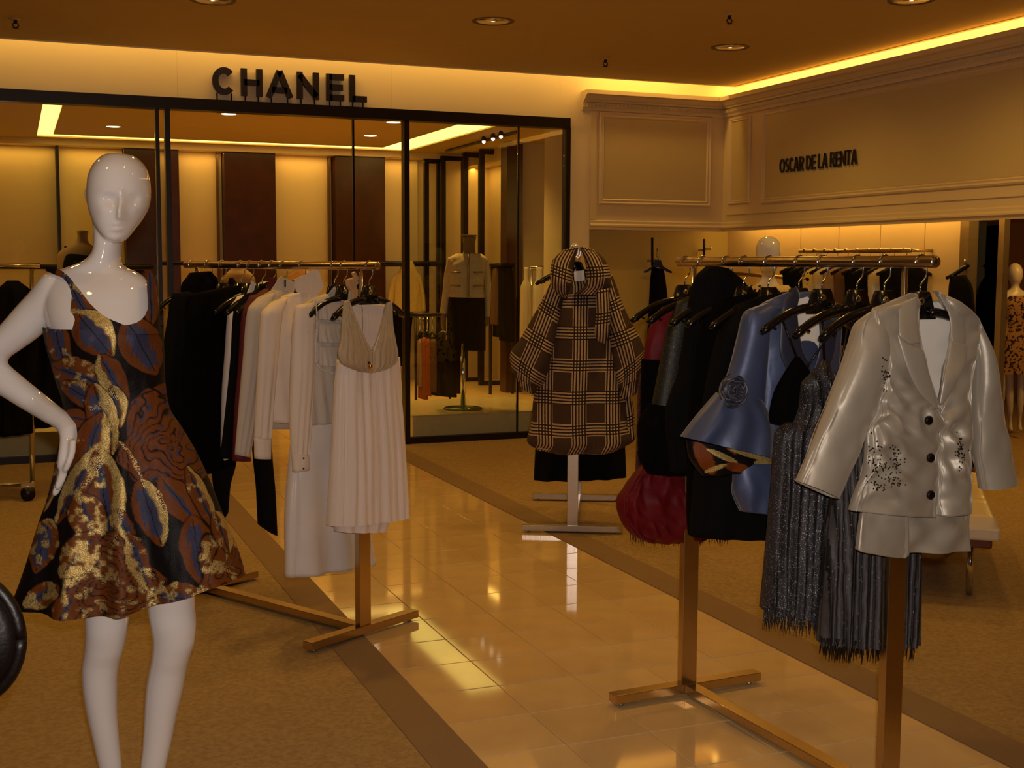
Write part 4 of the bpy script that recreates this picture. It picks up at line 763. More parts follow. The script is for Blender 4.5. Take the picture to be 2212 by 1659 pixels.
p = rplane(RL, 520); t = garment('black velvet long jacket with a soft sheen, left rack middle', 'jacket', p, 430, 1030, G1)
cloth('body', [(450, 628, 520, 615, .02), (405, 640, 520, 632, .035), (400, 720, 515, 720, .05), (398, 880, 500, 880, .055), (405, 1025, 505, 1000, .06)], p, m_vel, t, fold=.006, seed=31)
cloth('sleeve', [(420, 636, 460, 628, .03, .02), (402, 700, 440, 700, .032, .02), (398, 900, 430, 900, .03, .02), (402, 960, 432, 960, .028, .02)], p, m_vel, t, seed=32)
p = rplane(RL, 480); t = garment('black halter dress at the far end of the left rack, beside the mannequin', 'dress', p, 400, 1020, G1)
cloth('body', [(372, 634, 410, 630, .015), (362, 700, 450, 690, .035), (350, 800, 455, 800, .05), (352, 920, 460, 920, .055), (380, 1022, 470, 1020, .06)], p, m_blk, t, fold=.008, seed=33)
p = rplane(RL, 450); t = garment('black fur-collared coat hanging behind the far post of the left rack', 'coat', p, 420, 900, G1)
cloth('body', [(412, 590, 452, 586, .03), (398, 615, 470, 612, .05), (392, 700, 480, 700, .06), (390, 900, 480, 900, .06)], p, m_vel, t, wr=.01, wrs=(30, 30), seed=34)
p = rplane(RL, 566); t = garment('black tapered trousers hanging below the white cuffed sleeve', 'trousers', p, 575, 1150, G1)
cloth('trouser_leg', [(532, 880, 588, 880, .03), (545, 940, 584, 940, .03), (549, 990, 586, 990, .03), (556, 1060, 592, 1060, .03), (559, 1130, 597, 1157, .028)], p, m_blk, t, seed=35)
p = rplane(RL, 500); t = garment('black narrow trousers hanging nearest the brocade dress', 'trousers', p, 485, 1120, G1)
cloth('trouser_leg', [(452, 950, 512, 950, .03), (458, 1010, 508, 1000, .03), (464, 1060, 495, 1050, .028), (478, 1122, 491, 1100, .02)], p, m_blk, t, seed=36)
# black garments of the rolling rack at the left edge
PLr = Plane((-.05, 8.5, 0), (0, -1, 0))
for i, (x0, x1, yb, l) in enumerate([(-130, 10, 930, 'black pleated skirt suit at the frame edge on the rolling rack'), (-20, 75, 942, 'black long jacket on the rolling rack, its hem below the mannequin elbow'), (50, 142, 925, 'black gathered dress at the right end of the rolling rack')]):
    t = garment(l, 'jacket' if i else 'suit', PLr, (x0+x1)/2, yb, 'black garments on the rolling rack', 'jacket')
    cloth('body', [(x0+35, 606, x1-35, 606, .03, -.05*i), (x0+12, 630, x1-8, 630, .07, -.05*i), (x0, 760, x1-4, 750, .10, -.05*i), (x0-2, yb, x1, yb-10, .12, -.05*i)], PLr, m_blk, t, fold=.015, nf=4, seed=40+i)
    cloth('sleeve', [(x0+14, 626, x0+40, 612, .05, .03), (x0+3, 720, x0+34, 720, .05, .03), (x0+2, 850, x0+28, 850, .04, .03)], PLr, m_blk, t, seed=44+i)
# ================================================================== right rack, near to far
G2 = 'garments on the right garment rack'
p = rplane(RR, 1990); p.P = p.P+p.n*0
t = garment('silver-grey satin jacket with wide lapels and three black buttons, frontmost on the right rack', 'jacket', p, 1960, 1110, G2)
ck = dict(nu=150, nv=120, wr=.008, wrs=(10, 17))
def rbump(P, U, V, sg):
    x, y = proj(P.reshape(-1, 3)); x = x.reshape(P.shape[:2]); y = y.reshape(P.shape[:2]); f = np.clip(np.broadcast_to(sg, x.shape), 0, 1); d = np.zeros_like(x)
    m_ = np.exp(-((x-1915)/52)**2)*np.clip((y-770)/60, 0, 1)*np.clip((1095-y)/60, 0, 1); d += .018*m_*np.sin((y-x*.25)/8.5+2.2*np.sin(x/23)+1.5*vn(x/30, y/40, 4))*(.5+.5*vn(x/40, y/30, 9))
    a = np.clip((y-860)/60, 0, 1)*np.clip((1080-y)/80, 0, 1); r = np.hypot((x-2024), (y-878)*.8); d += .013*a*np.sin(r/7.0+.9*np.arctan2(y-878, x-2024)*3)*np.exp(-r/110)
    m2 = np.exp(-((x-2075)/26)**2)*np.clip((y-900)/50, 0, 1)*np.clip((1050-y)/50, 0, 1); d += .011*m2*np.sin((x*.9-y*.35)/6)
    d += .004*np.clip((y-1040)/50, 0, 1)*np.sin(x/19)
    return P+p.n*(d*f)[..., None]
cloth('front_panel', [(1972, 632, 1980, 640, .012, .0), (1930, 650, 1981, 660, .02, .02), (1884, 672, 1984, 690, .016, .034), (1890, 720, 1989, 740, .016, .05), (1908, 764, 1999, 780, .016, .06), (1905, 830, 2015, 840, .018, .062), (1900, 865, 2027, 880, .022, .060), (1885, 900, 2035, 908, .028, .054), (1873, 930, 2030, 935, .033, .046), (1868, 1008, 2022, 1008, .034, .048), (1850, 1060, 2020, 1062, .036, .05), (1836, 1102, 2018, 1116, .038, .052)], p, m_silv, t, bump=rbump, **ck)
cloth('front_panel', [(2022, 628, 2030, 632, .012, .0), (2042, 660, 2072, 655, .02, .02), (2056, 698, 2119, 702, .008, .02), (2051, 740, 2113, 742, .008, .03), (2038, 800, 2106, 790, .010, .040), (2029, 865, 2093, 861, .020, .045), (2016, 905, 2093, 900, .032, .040), (2019, 930, 2094, 930, .032, .038), (2019, 1008, 2094, 1008, .033, .038), (2016, 1112, 2092, 1106, .035, .040)], p, m_silv, t, bump=rbump, **ck)
cloth('back_panel', [(1974, 648, 2030, 648, .006, -.02), (1900, 682, 2108, 690, .008, -.03), (1905, 780, 2102, 780, .008, -.035), (1880, 920, 2090, 920, .01, -.035), (1842, 1095, 2088, 1095, .01, -.03)], p, m_silv, t, nu=40, nv=30)
cloth('lining', [(1978, 652, 2026, 652, .004, -.008), (1960, 684, 2070, 694, .005, -.008), (1960, 780, 2060, 780, .005, -.012), (1990, 900, 2050, 900, .005, -.01)], p, m_lin, t, nu=50, nv=40, wr=.004, wrs=(9, 12), label='pale satin lining inside the neck opening')
cloth('sleeve', [(1885, 672, 1925, 700, .018, .03), (1858, 696, 1918, 740, .034, .03), (1841, 747, 1912, 800, .040, .03), (1806, 838, 1890, 880, .040, .03), (1765, 938, 1852, 970, .038, .03), (1724, 1040, 1803, 1076, .036, .03)], p, m_silv, t, nu=80, nv=80, wr=.009, wrs=(9, 8), bot=False, label='long satin sleeve hanging out to the left')
cloth('sleeve', [(2090, 690, 2117, 700, .018, .0), (2100, 730, 2128, 742, .030, .0), (2104, 790, 2138, 780, .036, .0), (2102, 870, 2153, 850, .036, .0), (2104, 960, 2170, 935, .034, .0), (2120, 1057, 2188, 1044, .032, .0)], p, m_silv, t, nu=80, nv=80, wr=.009, wrs=(9, 8), bot=False)
cloth('lapel', [(1941, 656, 1979, 640, .004, .046), (1942, 722, 1986, 730, .006, .078), (1966, 744, 1988, 740, .003, .084)], p, m_silv, t, nu=40, nv=20, label='upper collar half of the left lapel')
cloth('lapel', [(1938, 722, 1966, 746, .004, .074), (1946, 752, 1992, 756, .007, .082), (1964, 806, 2006, 806, .007, .088), (1986, 848, 2018, 846, .006, .088), (2020, 882, 2028, 884, .003, .084)], p, m_silv, t, nu=40, nv=30)
cloth('lapel', [(2026, 634, 2040, 636, .004, .020), (2052, 690, 2084, 690, .005, .032), (2056, 738, 2086, 742, .004, .045), (2058, 742, 2078, 744, .003, .045)], p, m_silv, t, nu=40, nv=20)
cloth('lapel', [(2054, 735, 2090, 746, .004, .048), (2046, 780, 2088, 772, .006, .058), (2036, 830, 2066, 826, .006, .078), (2029, 874, 2038, 872, .003, .078)], p, m_silv, t, nu=40, nv=30)
AXP = [np.array([-p.n[1], p.n[0], 0]), ZP, p.n]
for x, y in ((2006, 908), (2010, 989), (2010, 1069)):
    MB().lathe([(0, .006), (.006, .0065), (.010, .006), (.0125, .003), (.012, -.002), (0, -.003)], p(x, y, .090), 20, AXP).build('button', m_black, t, True)
rnd = random.Random(5); bp = []
for cx_, cy_, sx, sy, n in ((1912, 810, 9, 26, 26), (1898, 1000, 22, 34, 60), (1938, 1000, 12, 40, 40), (1930, 1040, 22, 10, 20), (2075, 975, 9, 36, 44), (1895, 1050, 18, 10, 20)):
    for i in range(n): a = rnd.gauss(0, .55); b_ = rnd.gauss(0, .55); bp.append((cx_+a*sx, cy_+b_*sy+a*sx*.4))
beads('bead_embroidery', bp, p, .0022, m_black, t, .088)
p1 = p; pk = Plane(p.P-p.n*.0, p.n)
t = garment('matching silver-grey satin skirt hanging below the jacket', 'skirt', pk, 1960, 1195, G2)
cloth('skirt_body', [(1866, 1085, 2088, 1080, .03), (1861, 1120, 2090, 1115, .045), (1857, 1155, 2089, 1145, .05), (1853, 1188, 2087, 1184, .052)], pk, m_silv, t, nu=120, nv=40, fold=.010, nf=3, seed=3, wr=.012, wrs=(8, 12), bot=False)
cloth('hem_point', [(1867, 1088, 1962, 1088, .004, .036), (1861, 1120, 1962, 1122, .005, .050), (1857, 1158, 1964, 1160, .006, .054), (1854, 1188, 1963, 1196, .006, .054), (1900, 1200, 1955, 1206, .004, .054)], pk, m_silv, t, nu=60, nv=30, wr=.005, wrs=(14, 10))
p = rplane(RR, 1912); t = garment('black and silver devore lace dress with fringed hem, below the satin jacket', 'dress', p, 1880, 1400, G2)
cloth('dress_body', [(1880, 700, 1940, 700, .02), (1860, 800, 1950, 800, .04), (1835, 900, 1960, 900, .05), (1800, 1060, 1975, 1060, .06), (1785, 1200, 1981, 1200, .065), (1771, 1388, 1978, 1388, .07)], p, m_lace, t, nu=120, nv=50, fold=.010, nf=9, seed=4, bot=False)
fringe('fringe', [(1771, 1384), (1880, 1392), (1978, 1384)], p, .055, 170, m_black, t, 3, .035, .0026)
p = rplane(RR, 1853); t = garment('glittering charcoal pleated dress with thin straps, left of the lace dress', 'dress', p, 1720, 1330, G2)
cloth('bodice', [(1779, 776, 1786, 776, .006, .01), (1752, 808, 1800, 800, .02, .02), (1733, 832, 1822, 818, .03, .02), (1730, 880, 1830, 880, .04), (1715, 925, 1835, 925, .045)], p, m_pleat, t, nu=80, nv=30, fold=.004, nf=8)
cloth('skirt', [(1700, 915, 1835, 915, .045), (1680, 935, 1833, 930, .05), (1672, 1050, 1830, 1050, .055), (1660, 1200, 1815, 1200, .062), (1650, 1318, 1797, 1338, .068)], p, m_pleat, t, nu=160, nv=50, fold=.008, nf=13, seed=5, grow=.4, bot=False)
for x0, y0, x1, y1 in ((1782, 778, 1776, 668), (1812, 815, 1838, 668)): MB().tube([p(x0, y0, .015), p((x0+x1)/2, (y0+y1)/2, .012), p(x1, y1, 0)], .003, 6).build('strap', m_black, t, True)
fringe('fringe', [(1651, 1314), (1716, 1328), (1797, 1334)], p, .06, 150, m_pleat, t, 4, .03, .0018)
p = rplane(RR, 1777); t = garment('black chiffon camisole top between the blue jacket and the glittering dress', 'top', p, 1700, 915, G2)
cloth('body', [(1718, 770, 1726, 770, .006), (1695, 810, 1745, 800, .025), (1676, 850, 1770, 850, .04), (1664, 915, 1775, 925, .045)], p, m_vel, t, fold=.006, nf=6, seed=6)
for x0, y0, x1, y1 in ((1722, 774, 1690, 690), (1738, 800, 1815, 690)): MB().tube([p(x0, y0, .01), p(x1, y1, 0)], .0035, 6).build('strap', m_black, t, True)
p = rplane(RR, 1727); t = garment('slate blue satin jacket with white lining and navy lapels', 'jacket', p, 1630, 1100, G2)
cloth('body', [(1700, 632, 1760, 628, .02), (1640, 662, 1800, 660, .035), (1622, 700, 1815, 700, .045), (1640, 760, 1810, 760, .05), (1640, 850, 1805, 850, .05), (1630, 930, 1795, 930, .05), (1590, 1020, 1785, 1020, .055), (1584, 1060, 1780, 1060, .055), (1600, 1104, 1780, 1108, .055)], p, m_bsat, t, nu=80, nv=60, wr=.005, wrs=(6, 8))
cloth('sleeve', [(1655, 655, 1690, 668, .02, .03), (1613, 674, 1660, 700, .035, .03), (1600, 724, 1655, 740, .04, .03), (1577, 806, 1650, 820, .042, .035), (1556, 858, 1648, 872, .044, .04)], p, m_bsat, t, nu=60, nv=40, wr=.004, wrs=(6, 7))
def bell(P, U, V, sg): return P
cloth('bell_cuff', [(1552, 848, 1640, 862, .045, .05), (1528, 876, 1655, 892, .06, .05), (1500, 910, 1668, 930, .07, .05), (1476, 944, 1679, 992, .075, .05)], p, m_bsat, t, nu=80, nv=30, fold=.010, nf=3, seed=2, bot=False, label='flared blue cuff turned up over a floral lining')
o = cloth('cuff_lining', [(1484, 950, 1674, 985, .05, .03), (1490, 985, 1676, 998, .05, .035), (1518, 1028, 1676, 1010, .03, .035)], p, m_broc, t, nu=140, nv=50, fold=.006, nf=4, label='orange and gold floral brocade lining of the cuff')
me = o.data; n = len(me.vertices); q = np.zeros(n*3); me.vertices.foreach_get('co', q); x, y = proj(q.reshape(-1, 3)+origin(t)); c = np.tile(BLK, (n, 1)); gd = np.zeros(n)
for cx_, cy_, a_, ln, wd, gg in ((1522, 990, 60, 40, 17, 0), (1560, 985, 25, 36, 6, 1), (1592, 1010, 10, 28, 10, 0), (1545, 1012, -20, 24, 5, 1), (1575, 968, 40, 22, 5, 0), (1630, 985, 15, 56, 6, 1), (1655, 1002, 5, 26, 8, 1), (1612, 965, 30, 30, 10, 1)):
    a = math.radians(a_); u = (x-cx_)*math.cos(a)+(y-cy_)*math.sin(a); v = -(x-cx_)*math.sin(a)+(y-cy_)*math.cos(a); k = (np.abs(u) < ln)&(np.abs(v) < wd*np.sqrt(np.clip(1-(u/ln)**2, 0, 1))); c[k] = GLD if gg else np.array(srgb(128, 62, 16)); gd[k] = gg
a = me.attributes.new('weave', 'FLOAT_COLOR', 'POINT'); a.data.foreach_set('color', np.c_[c, np.ones(n)].ravel()); b = me.attributes.new('gold', 'FLOAT', 'POINT'); b.data.foreach_set('value', gd)
ctr = p(1580, 842, .115); AX = [np.array([-p.n[1], p.n[0], 0]), ZP, p.n]
ro = None
for k in range(11):
    a0 = k*2.4; r0 = .005+.0036*k; V = []; nu_, nv_ = 12, 6
    for i in range(nv_):
        for j in range(nu_):
            a = a0+(j/(nu_-1)-.5)*2.0; rr = r0+.012*(i/(nv_-1))**1.8; z = .040-.0030*k-.022*(1-i/(nv_-1))+.004*math.sin(4*a+k)*(i/(nv_-1)); V.append(ctr+AX[0]*rr*math.cos(a)+AX[1]*rr*math.sin(a)+AX[2]*z)
    F = [(i*nu_+j, i*nu_+j+1, (i+1)*nu_+j+1, (i+1)*nu_+j) for i in range(nv_-1) for j in range(nu_-1)]
    if ro is None:
        ro = MB().lathe([(0, .004), (.022, .002), (.030, -.008), (.022, -.02), (0, -.03)], ctr, 20, AX).build('rosette', m_navy, t, True)
    o = mesh('petal', V, F, m_navy, ro); s = o.modifiers.new('s', 'SOLIDIFY'); s.thickness = .0016
cloth('lapel', [(1719, 618, 1728, 640, .004, .05), (1690, 660, 1722, 668, .008, .06), (1684, 752, 1732, 750, .008, .066), (1700, 800, 1752, 800, .007, .066), (1722, 830, 1750, 826, .004, .064)], p, m_navy, t, nu=32, nv=24)
cloth('lapel', [(1770, 660, 1786, 672, .004, .05), (1772, 700, 1808, 710, .008, .06), (1768, 760, 1800, 770, .007, .064), (1748, 820, 1770, 825, .004, .062)], p, m_navy, t, nu=32, nv=24)
sheet('lining', [(1721, 648), (1744, 641), (1767, 660), (1772, 750), (1756, 758), (1738, 757), (1721, 713)], p, m_lin, t, .054, label='white satin lining inside the collar')
cloth('skirt_panel', [(1588, 1000, 1690, 1000, .04, .05), (1586, 1050, 1690, 1050, .045, .05), (1604, 1102, 1690, 1112, .04, .05)], p, m_bsat, t, fold=.006, nf=3)
def dark(px, label, cat, mat, rows, sl=None, seed=0, name=None, **k):
    p = rplane(RR, px); t = garment(label, cat, p, (rows[-1][0]+rows[-1][2])/2, rows[-1][1], G2, name)
    cloth('body', rows, p, mat, t, seed=seed, **({'fold': .006, 'nf': 4, 'nu': 64, 'nv': 40}|k))
    if sl: cloth('sleeve', sl, p, mat, t, seed=seed+1)
    return p, t
dark(1661, 'black jacket tight against the left of the blue satin jacket', 'jacket', m_blk, [(1640, 640, 1700, 630, .02), (1580, 668, 1740, 660, .035), (1560, 740, 1740, 740, .05), (1540, 900, 1730, 900, .055), (1500, 1040, 1720, 1040, .06), (1492, 1158, 1700, 1162, .06)], [(1600, 660, 1640, 655, .025, .02), (1556, 720, 1600, 720, .035, .02), (1520, 880, 1570, 880, .035, .02), (1500, 1000, 1540, 1000, .03, .02)], 51)
dark(1607, 'black long coat, second left of the blue satin jacket', 'coat', m_vel, [(1585, 640, 1640, 630, .02), (1530, 665, 1690, 660, .035), (1510, 740, 1690, 740, .05), (1490, 900, 1680, 900, .055), (1488, 1100, 1660, 1100, .06), (1490, 1156, 1660, 1160, .06)], None, 53)
dark(1570, 'black fur-collared jacket peaking highest below the bar', 'jacket', m_blk, [(1530, 574, 1570, 580, .03), (1505, 600, 1600, 606, .05), (1490, 660, 1640, 660, .055), (1470, 800, 1640, 800, .06), (1440, 900, 1640, 900, .06), (1450, 1020, 1640, 1020, .06)], None, 55, wr=.006, wrs=(26, 26))
p, t = dark(1518, 'black jacket with an olive glitter sleeve and furry cuffs', 'jacket', m_olive, [(1510, 632, 1570, 620, .02), (1470, 650, 1620, 648, .035), (1448, 720, 1620, 720, .045), (1430, 860, 1600, 860, .05), (1420, 960, 1590, 960, .05)], [(1466, 652, 1515, 640, .03, .03), (1442, 716, 1500, 720, .038, .03), (1426, 800, 1486, 800, .04, .03), (1410, 884, 1470, 890, .042, .03)], 57)
cloth('fur_cuff', [(1404, 872, 1478, 880, .05, .03), (1384, 930, 1486, 940, .07, .03), (1384, 985, 1492, 1000, .065, .03), (1400, 1022, 1488, 1026, .04, .03)], p, m_vel, t, nu=70, nv=40, wr=.010, wrs=(30, 30))
p, t = dark(1480, 'red taffeta dress with black waist and puffed balloon hem, right rack', 'dress', m_red, [(1394, 1000, 1490, 1005, .05), (1356, 1048, 1500, 1045, .07), (1336, 1090, 1520, 1085, .08), (1344, 1126, 1538, 1118, .08), (1366, 1156, 1543, 1140, .07), (1400, 1172, 1506, 1172, .04)], None, 59, nu=140, nv=90, fold=.008, nf=3, wr=.018, wrs=(22, 12))
cloth('bodice', [(1436, 658, 1468, 648, .015), (1408, 700, 1480, 690, .03), (1396, 745, 1490, 745, .04), (1392, 778, 1490, 778, .04)], p, m_red, t, wr=.004, wrs=(12, 12), label='red gathered bodice')
cloth('waist_panel', [(1388, 776, 1490, 776, .042), (1386, 900, 1490, 900, .045), (1388, 1004, 1492, 1008, .05)], p, m_vel, t, label='black middle panel of the dress')
p = rplane(RR, 1490); t = garment('plum sequinned dress with fringed hem showing left of the red dress', 'dress', p, 1400, 1160, G2)
cloth('dress_body', [(1398, 760, 1470, 760, .02, -.10), (1380, 840, 1480, 840, .04, -.10), (1376, 1000, 1500, 1000, .05, -.10), (1362, 1150, 1570, 1150, .06, -.10)], p, m_seq, t, fold=.006, nf=6, bot=False)
fringe('fringe', [(1362, 1146), (1460, 1152), (1572, 1148)], p, .05, 130, m_seq, t, 7, -.07, .002)
# ================================================================== plaid coat and skirt on the steel rack
pm = RM.along(-.06); p = Plane(pm, -HF*.6-RM.d*.4)
t = garment('black and cream glen plaid cape coat with a big wrapped collar on the steel rack', 'coat', p, 1250, 970)
cloth('body', [(1218, 590, 1290, 585, .05), (1190, 625, 1330, 620, .10), (1176, 680, 1340, 680, .14), (1164, 760, 1350, 760, .16), (1152, 860, 1356, 860, .18), (1146, 920, 1362, 915, .19), (1138, 950, 1372, 945, .20), (1160, 970, 1330, 972, .19)], p, m_plaid, t, nu=140, nv=80, fold=.028, nf=2, seed=2, grow=.8, sq=2.1)
cloth('cape_sleeve', [(1192, 606, 1226, 618, .05, .06), (1160, 668, 1206, 700, .09, .08), (1126, 728, 1192, 768, .11, .09), (1101, 772, 1176, 826, .10, .09), (1108, 806, 1164, 842, .08, .09)], p, m_plaid, t, nu=70, nv=40, fold=.014, nf=2, seed=3)
cloth('cuff', [(1106, 800, 1166, 838, .07, .09), (1126, 836, 1152, 852, .06, .09)], p, m_plaid, t, nu=50, nv=12, fold=.012, nf=4)
cloth('cape_sleeve', [(1292, 610, 1322, 592, .05, .06), (1308, 690, 1352, 672, .09, .09), (1322, 770, 1386, 738, .11, .10), (1330, 815, 1393, 762, .10, .10), (1336, 840, 1388, 806, .08, .10)], p, m_plaid, t, nu=70, nv=40, fold=.016, nf=2, seed=5)
cloth('cuff', [(1334, 836, 1390, 800, .07, .10), (1342, 862, 1374, 850, .06, .10)], p, m_plaid, t, nu=50, nv=12, fold=.012, nf=4)
cloth('side_drape', [(1338, 850, 1362, 846, .05, .02), (1342, 900, 1370, 890, .07, .02), (1346, 948, 1373, 944, .08, .02)], p, m_plaid, t, nu=40, nv=14)
cloth('collar', [(1216, 540, 1250, 532, .07, .05), (1192, 566, 1238, 580, .10, .09), (1188, 600, 1234, 616, .11, .11), (1194, 622, 1228, 634, .08, .11), (1208, 640, 1226, 644, .04, .10)], p, m_plaid, t, nu=60, nv=36, fold=.012, nf=2, seed=7, label='left roll of the large turned collar')
cloth('collar', [(1252, 532, 1284, 540, .07, .05), (1262, 560, 1306, 560, .10, .09), (1268, 592, 1318, 588, .11, .11), (1262, 618, 1320, 614, .09, .12), (1240, 634, 1312, 640, .06, .12)], p, m_plaid, t, nu=60, nv=36, fold=.012, nf=2, seed=8)
cloth('scarf_end', [(1286, 628, 1316, 622, .05, .16), (1288, 680, 1318, 676, .05, .18), (1284, 716, 1318, 712, .05, .18), (1292, 738, 1308, 742, .03, .18)], p, m_plaid, t, nu=40, nv=24, label='hanging scarf end of the collar')
sheet('neck_label', [(1240, 586), (1262, 584), (1263, 606), (1241, 608)], p, m_lin, t, .08)
cloth('underlayer', [(1146, 940, 1340, 950, .15, -.02), (1140, 962, 1330, 972, .16, -.02)], p, M('pale_lace', (.40, .28, .18), .8), t, nu=60, nv=6, fold=.01, nf=5, bot=False)
pk = Plane(RM.along(.30), p.n); t = garment('black pleated skirt hanging behind and below the plaid coat', 'skirt', pk, 1250, 1040)
cloth('skirt_body', [(1170, 900, 1340, 900, .06), (1157, 960, 1350, 960, .08), (1153, 1036, 1353, 1030, .10)], pk, m_blk, t, nu=90, nv=24, fold=.016, nf=5, seed=3, bot=False)
# ------------------------------------------------------------------ figures and garments in the background
m_tan = M('tan_bust_fabric', (.30, .19, .10), .7, nz=(20, .08)); m_dimw = M('cream_mannequin', (.50, .42, .30), .35, nz=(4, .04)); m_ylw = M('pale_yellow_boucle', (.62, .46, .16), .9, nz=(60, .2), bump=(200, .4))
m_brown = M('brown_wool', (.10, .045, .018), .8, nz=(30, .2)); m_rust = M('rust_orange_crepe', (.28, .065, .012), .7, nz=(12, .15)); m_peach = satin('peach_satin', (.62, .36, .16), .35)
def body(name, parts, pl, mat, parent, vox=.012):
    return fuse(name, [loft(r, pl, nu=28, nv=30, sq=2)[:2] for r in parts], vox, mat, parent, 3)
# headless mannequin in cream jacket and black skirt in the right window
D = 11.27; p = facing(1000, 700, D)
t = thing('dress_form', 'headless mannequin in a cream tweed jacket and black skirt in the right shop window', 'mannequin', tuple(onZ(1000, 884, .22)))
body('torso', [[(996, 509, 1030, 511, .06), (1001, 530, 1026, 530, .055), (1000, 548, 1028, 548, .06), (980, 556, 1042, 556, .08), (966, 572, 1050, 572, .10), (972, 640, 1044, 640, .12), (970, 700, 1048, 700, .12)], [(955, 660, 968, 660, .03), (952, 690, 964, 690, .03), (953, 712, 962, 712, .02)], [(1044, 660, 1056, 660, .03), (1046, 690, 1057, 690, .03), (1048, 705, 1055, 705, .02)]], p, m_tan, t)
MB().lathe([(.068, 0), (.07, .01), (0, .014)], p(1013, 510, 0), 20).build('neck_cap', m_tan, t, True)
j = cloth('jacket', [(984, 548, 1040, 548, .07), (968, 560, 1052, 560, .10), (966, 590, 1050, 590, .135), (970, 620, 1046, 620, .13), (966, 641, 1048, 643, .14)], p, m_tweed, t, nu=80, nv=40, wr=.006, wrs=(20, 20), label='cream tweed jacket with braid edges')
cloth('sleeve', [(968, 556, 984, 562, .05), (960, 590, 978, 590, .06), (955, 640, 972, 640, .055), (950, 676, 967, 678, .05)], p, m_tweed, t); cloth('sleeve', [(1040, 558, 1054, 560, .05), (1046, 590, 1058, 590, .06), (1047, 640, 1060, 640, .055), (1047, 684, 1058, 684, .05)], p, m_tweed, t)
MB().tube([p(1012, 548, .12), p(1012, 590, .15), p(1011, 642, .155)], .012, 8).build('front_braid', m_bronze, j, True)
for x in (984, 1034):
    for y in (588, 617): MB().tube([p(x-11, y, .14), p(x+11, y, .14)], .009, 6).build('pocket_braid', m_bronze, j, True)
cloth('skirt', [(969, 636, 1046, 638, .13), (966, 680, 1049, 680, .15), (965, 752, 1049, 757, .15)], p, m_blk, t, nu=60, nv=20, fold=.008, nf=4, bot=False, label='straight black skirt')
b0 = onZ(1000, 884, .22); MB().tube([b0+ZP*.02, [b0[0], b0[1], p(987, 740)[2]]], .022, 12).build('pole', m_chrome, t, True); MB().lathe([(0, .018), (.165, .018), (.175, .010), (.175, 0), (0, 0)], b0, 40).build('glass_base', m_glassg, t, True)
# dark bust in the left window
D = 10.4; p = facing(170, 600, D); t = thing('dress_form', 'dark headless bust in a black tank behind the white mannequin neck', 'mannequin', tuple(onZ(170, 905, .215)))
body('torso', [[(164, 497, 193, 498, .06), (169, 508, 188, 508, .055), (165, 522, 190, 523, .06), (140, 534, 206, 534, .085), (124, 552, 220, 552, .10), (128, 640, 215, 640, .12), (130, 740, 215, 740, .12)]], p, m_tan, t)
cloth('tank_top', [(140, 532, 160, 532, .05), (136, 560, 214, 560, .115), (130, 640, 214, 640, .135), (128, 745, 216, 745, .14)], p, m_blk, t); MB().tube([onZ(170, 905, .215)+ZP*.01, onZ(170, 905, .215)+ZP*.75], .02, 10).build('pole', m_chrome, t, True); MB().lathe([(0, .015), (.16, .015), (.16, 0), (0, 0)], onZ(170, 905, .215), 30).build('base', m_chrome, t, True)
# tan bust with cream jacket shoulders behind the left rack
D = 12.2; p = facing(515, 620, D); t = thing('dress_form', 'tan dress form shoulders seen above the black garments of the left rack', 'mannequin', tuple(onZ(515, 905, 0)))
body('torso', [[(505, 572, 526, 572, .06), (500, 580, 530, 580, .06), (486, 592, 545, 592, .09), (476, 606, 552, 606, .10), (482, 680, 548, 680, .12), (482, 760, 548, 760, .12)]], p, m_tan, t); MB().tube([onZ(515, 905, 0), p(515, 750)], .02, 10).build('pole', m_chrome, t, True)
cloth('black_dress', [(496, 600, 505, 600, .04, .07), (484, 640, 548, 640, .14), (480, 780, 552, 780, .16)], p, m_blk, t)
# rails and garments inside the boutique
def rail(label, xa, xb, y, Y, mat, r=.03, drop=None, n='garment_rail'):
    a, b_ = onY(xa, y, Y), onY(xb, y, Y); t = thing(n, label, 'rail', tuple((a+b_)/2)); MB().tube([a, b_], r, 12).build('rail', mat, t, True)
    if drop:
        for q in drop: z = onY(q, y, Y); MB().tube([z, [z[0], z[1], 0.0]], r*.7, 10).build('upright', mat, t, True)
    else:
        for q in (a, b_): MB().tube([q, q+np.array([0, YB-Y-.02, 0])], r*.6, 8).build('wall_bracket', mat, t, True)
    return t
rail('long black garment rail on the boutique back wall, left part', -60, 330, 576, 15.4, m_black); rail('black garment rail on the boutique back wall, middle part', 345, 700, 569, 15.4, m_black, .024); rail('black garment rail on the boutique back wall, right part', 812, 955, 570, 15.4, m_black, .034)
rail('short black garment rail beside the tall portal frames', 1058, 1110, 573, 13.6, m_black, .028, (1060, 1108))
rail('low black rack with skirts in the right shop window', 862, 978, 680, 12.1, m_black, .02, (898, 972)); rail('short steel rail far right in the boutique, beside the plaid coat', 1146, 1196, 578, 13.3, m_chrome, .02, (1148, 1200))
def hung(label, cat, D, rows, mat, sl=None, group=None, px=None, seed=0, hg=True, **k):
    p = facing((rows[0][0]+rows[0][2])/2, rows[0][1], D); t = garment(label, cat, p, (rows[-1][0]+rows[-1][2])/2, rows[-1][1], group)
    cloth('body', rows, p, mat, t, seed=seed, **({'thick': .06, 'nu': 40, 'nv': 30, 'fold': .008, 'nf': 4}|k))
    for s in sl or []: cloth('sleeve', s, p, mat, t, thick=.05, nu=24, nv=20, seed=seed)
    return p, t
GB = 'garments hung inside the boutique'
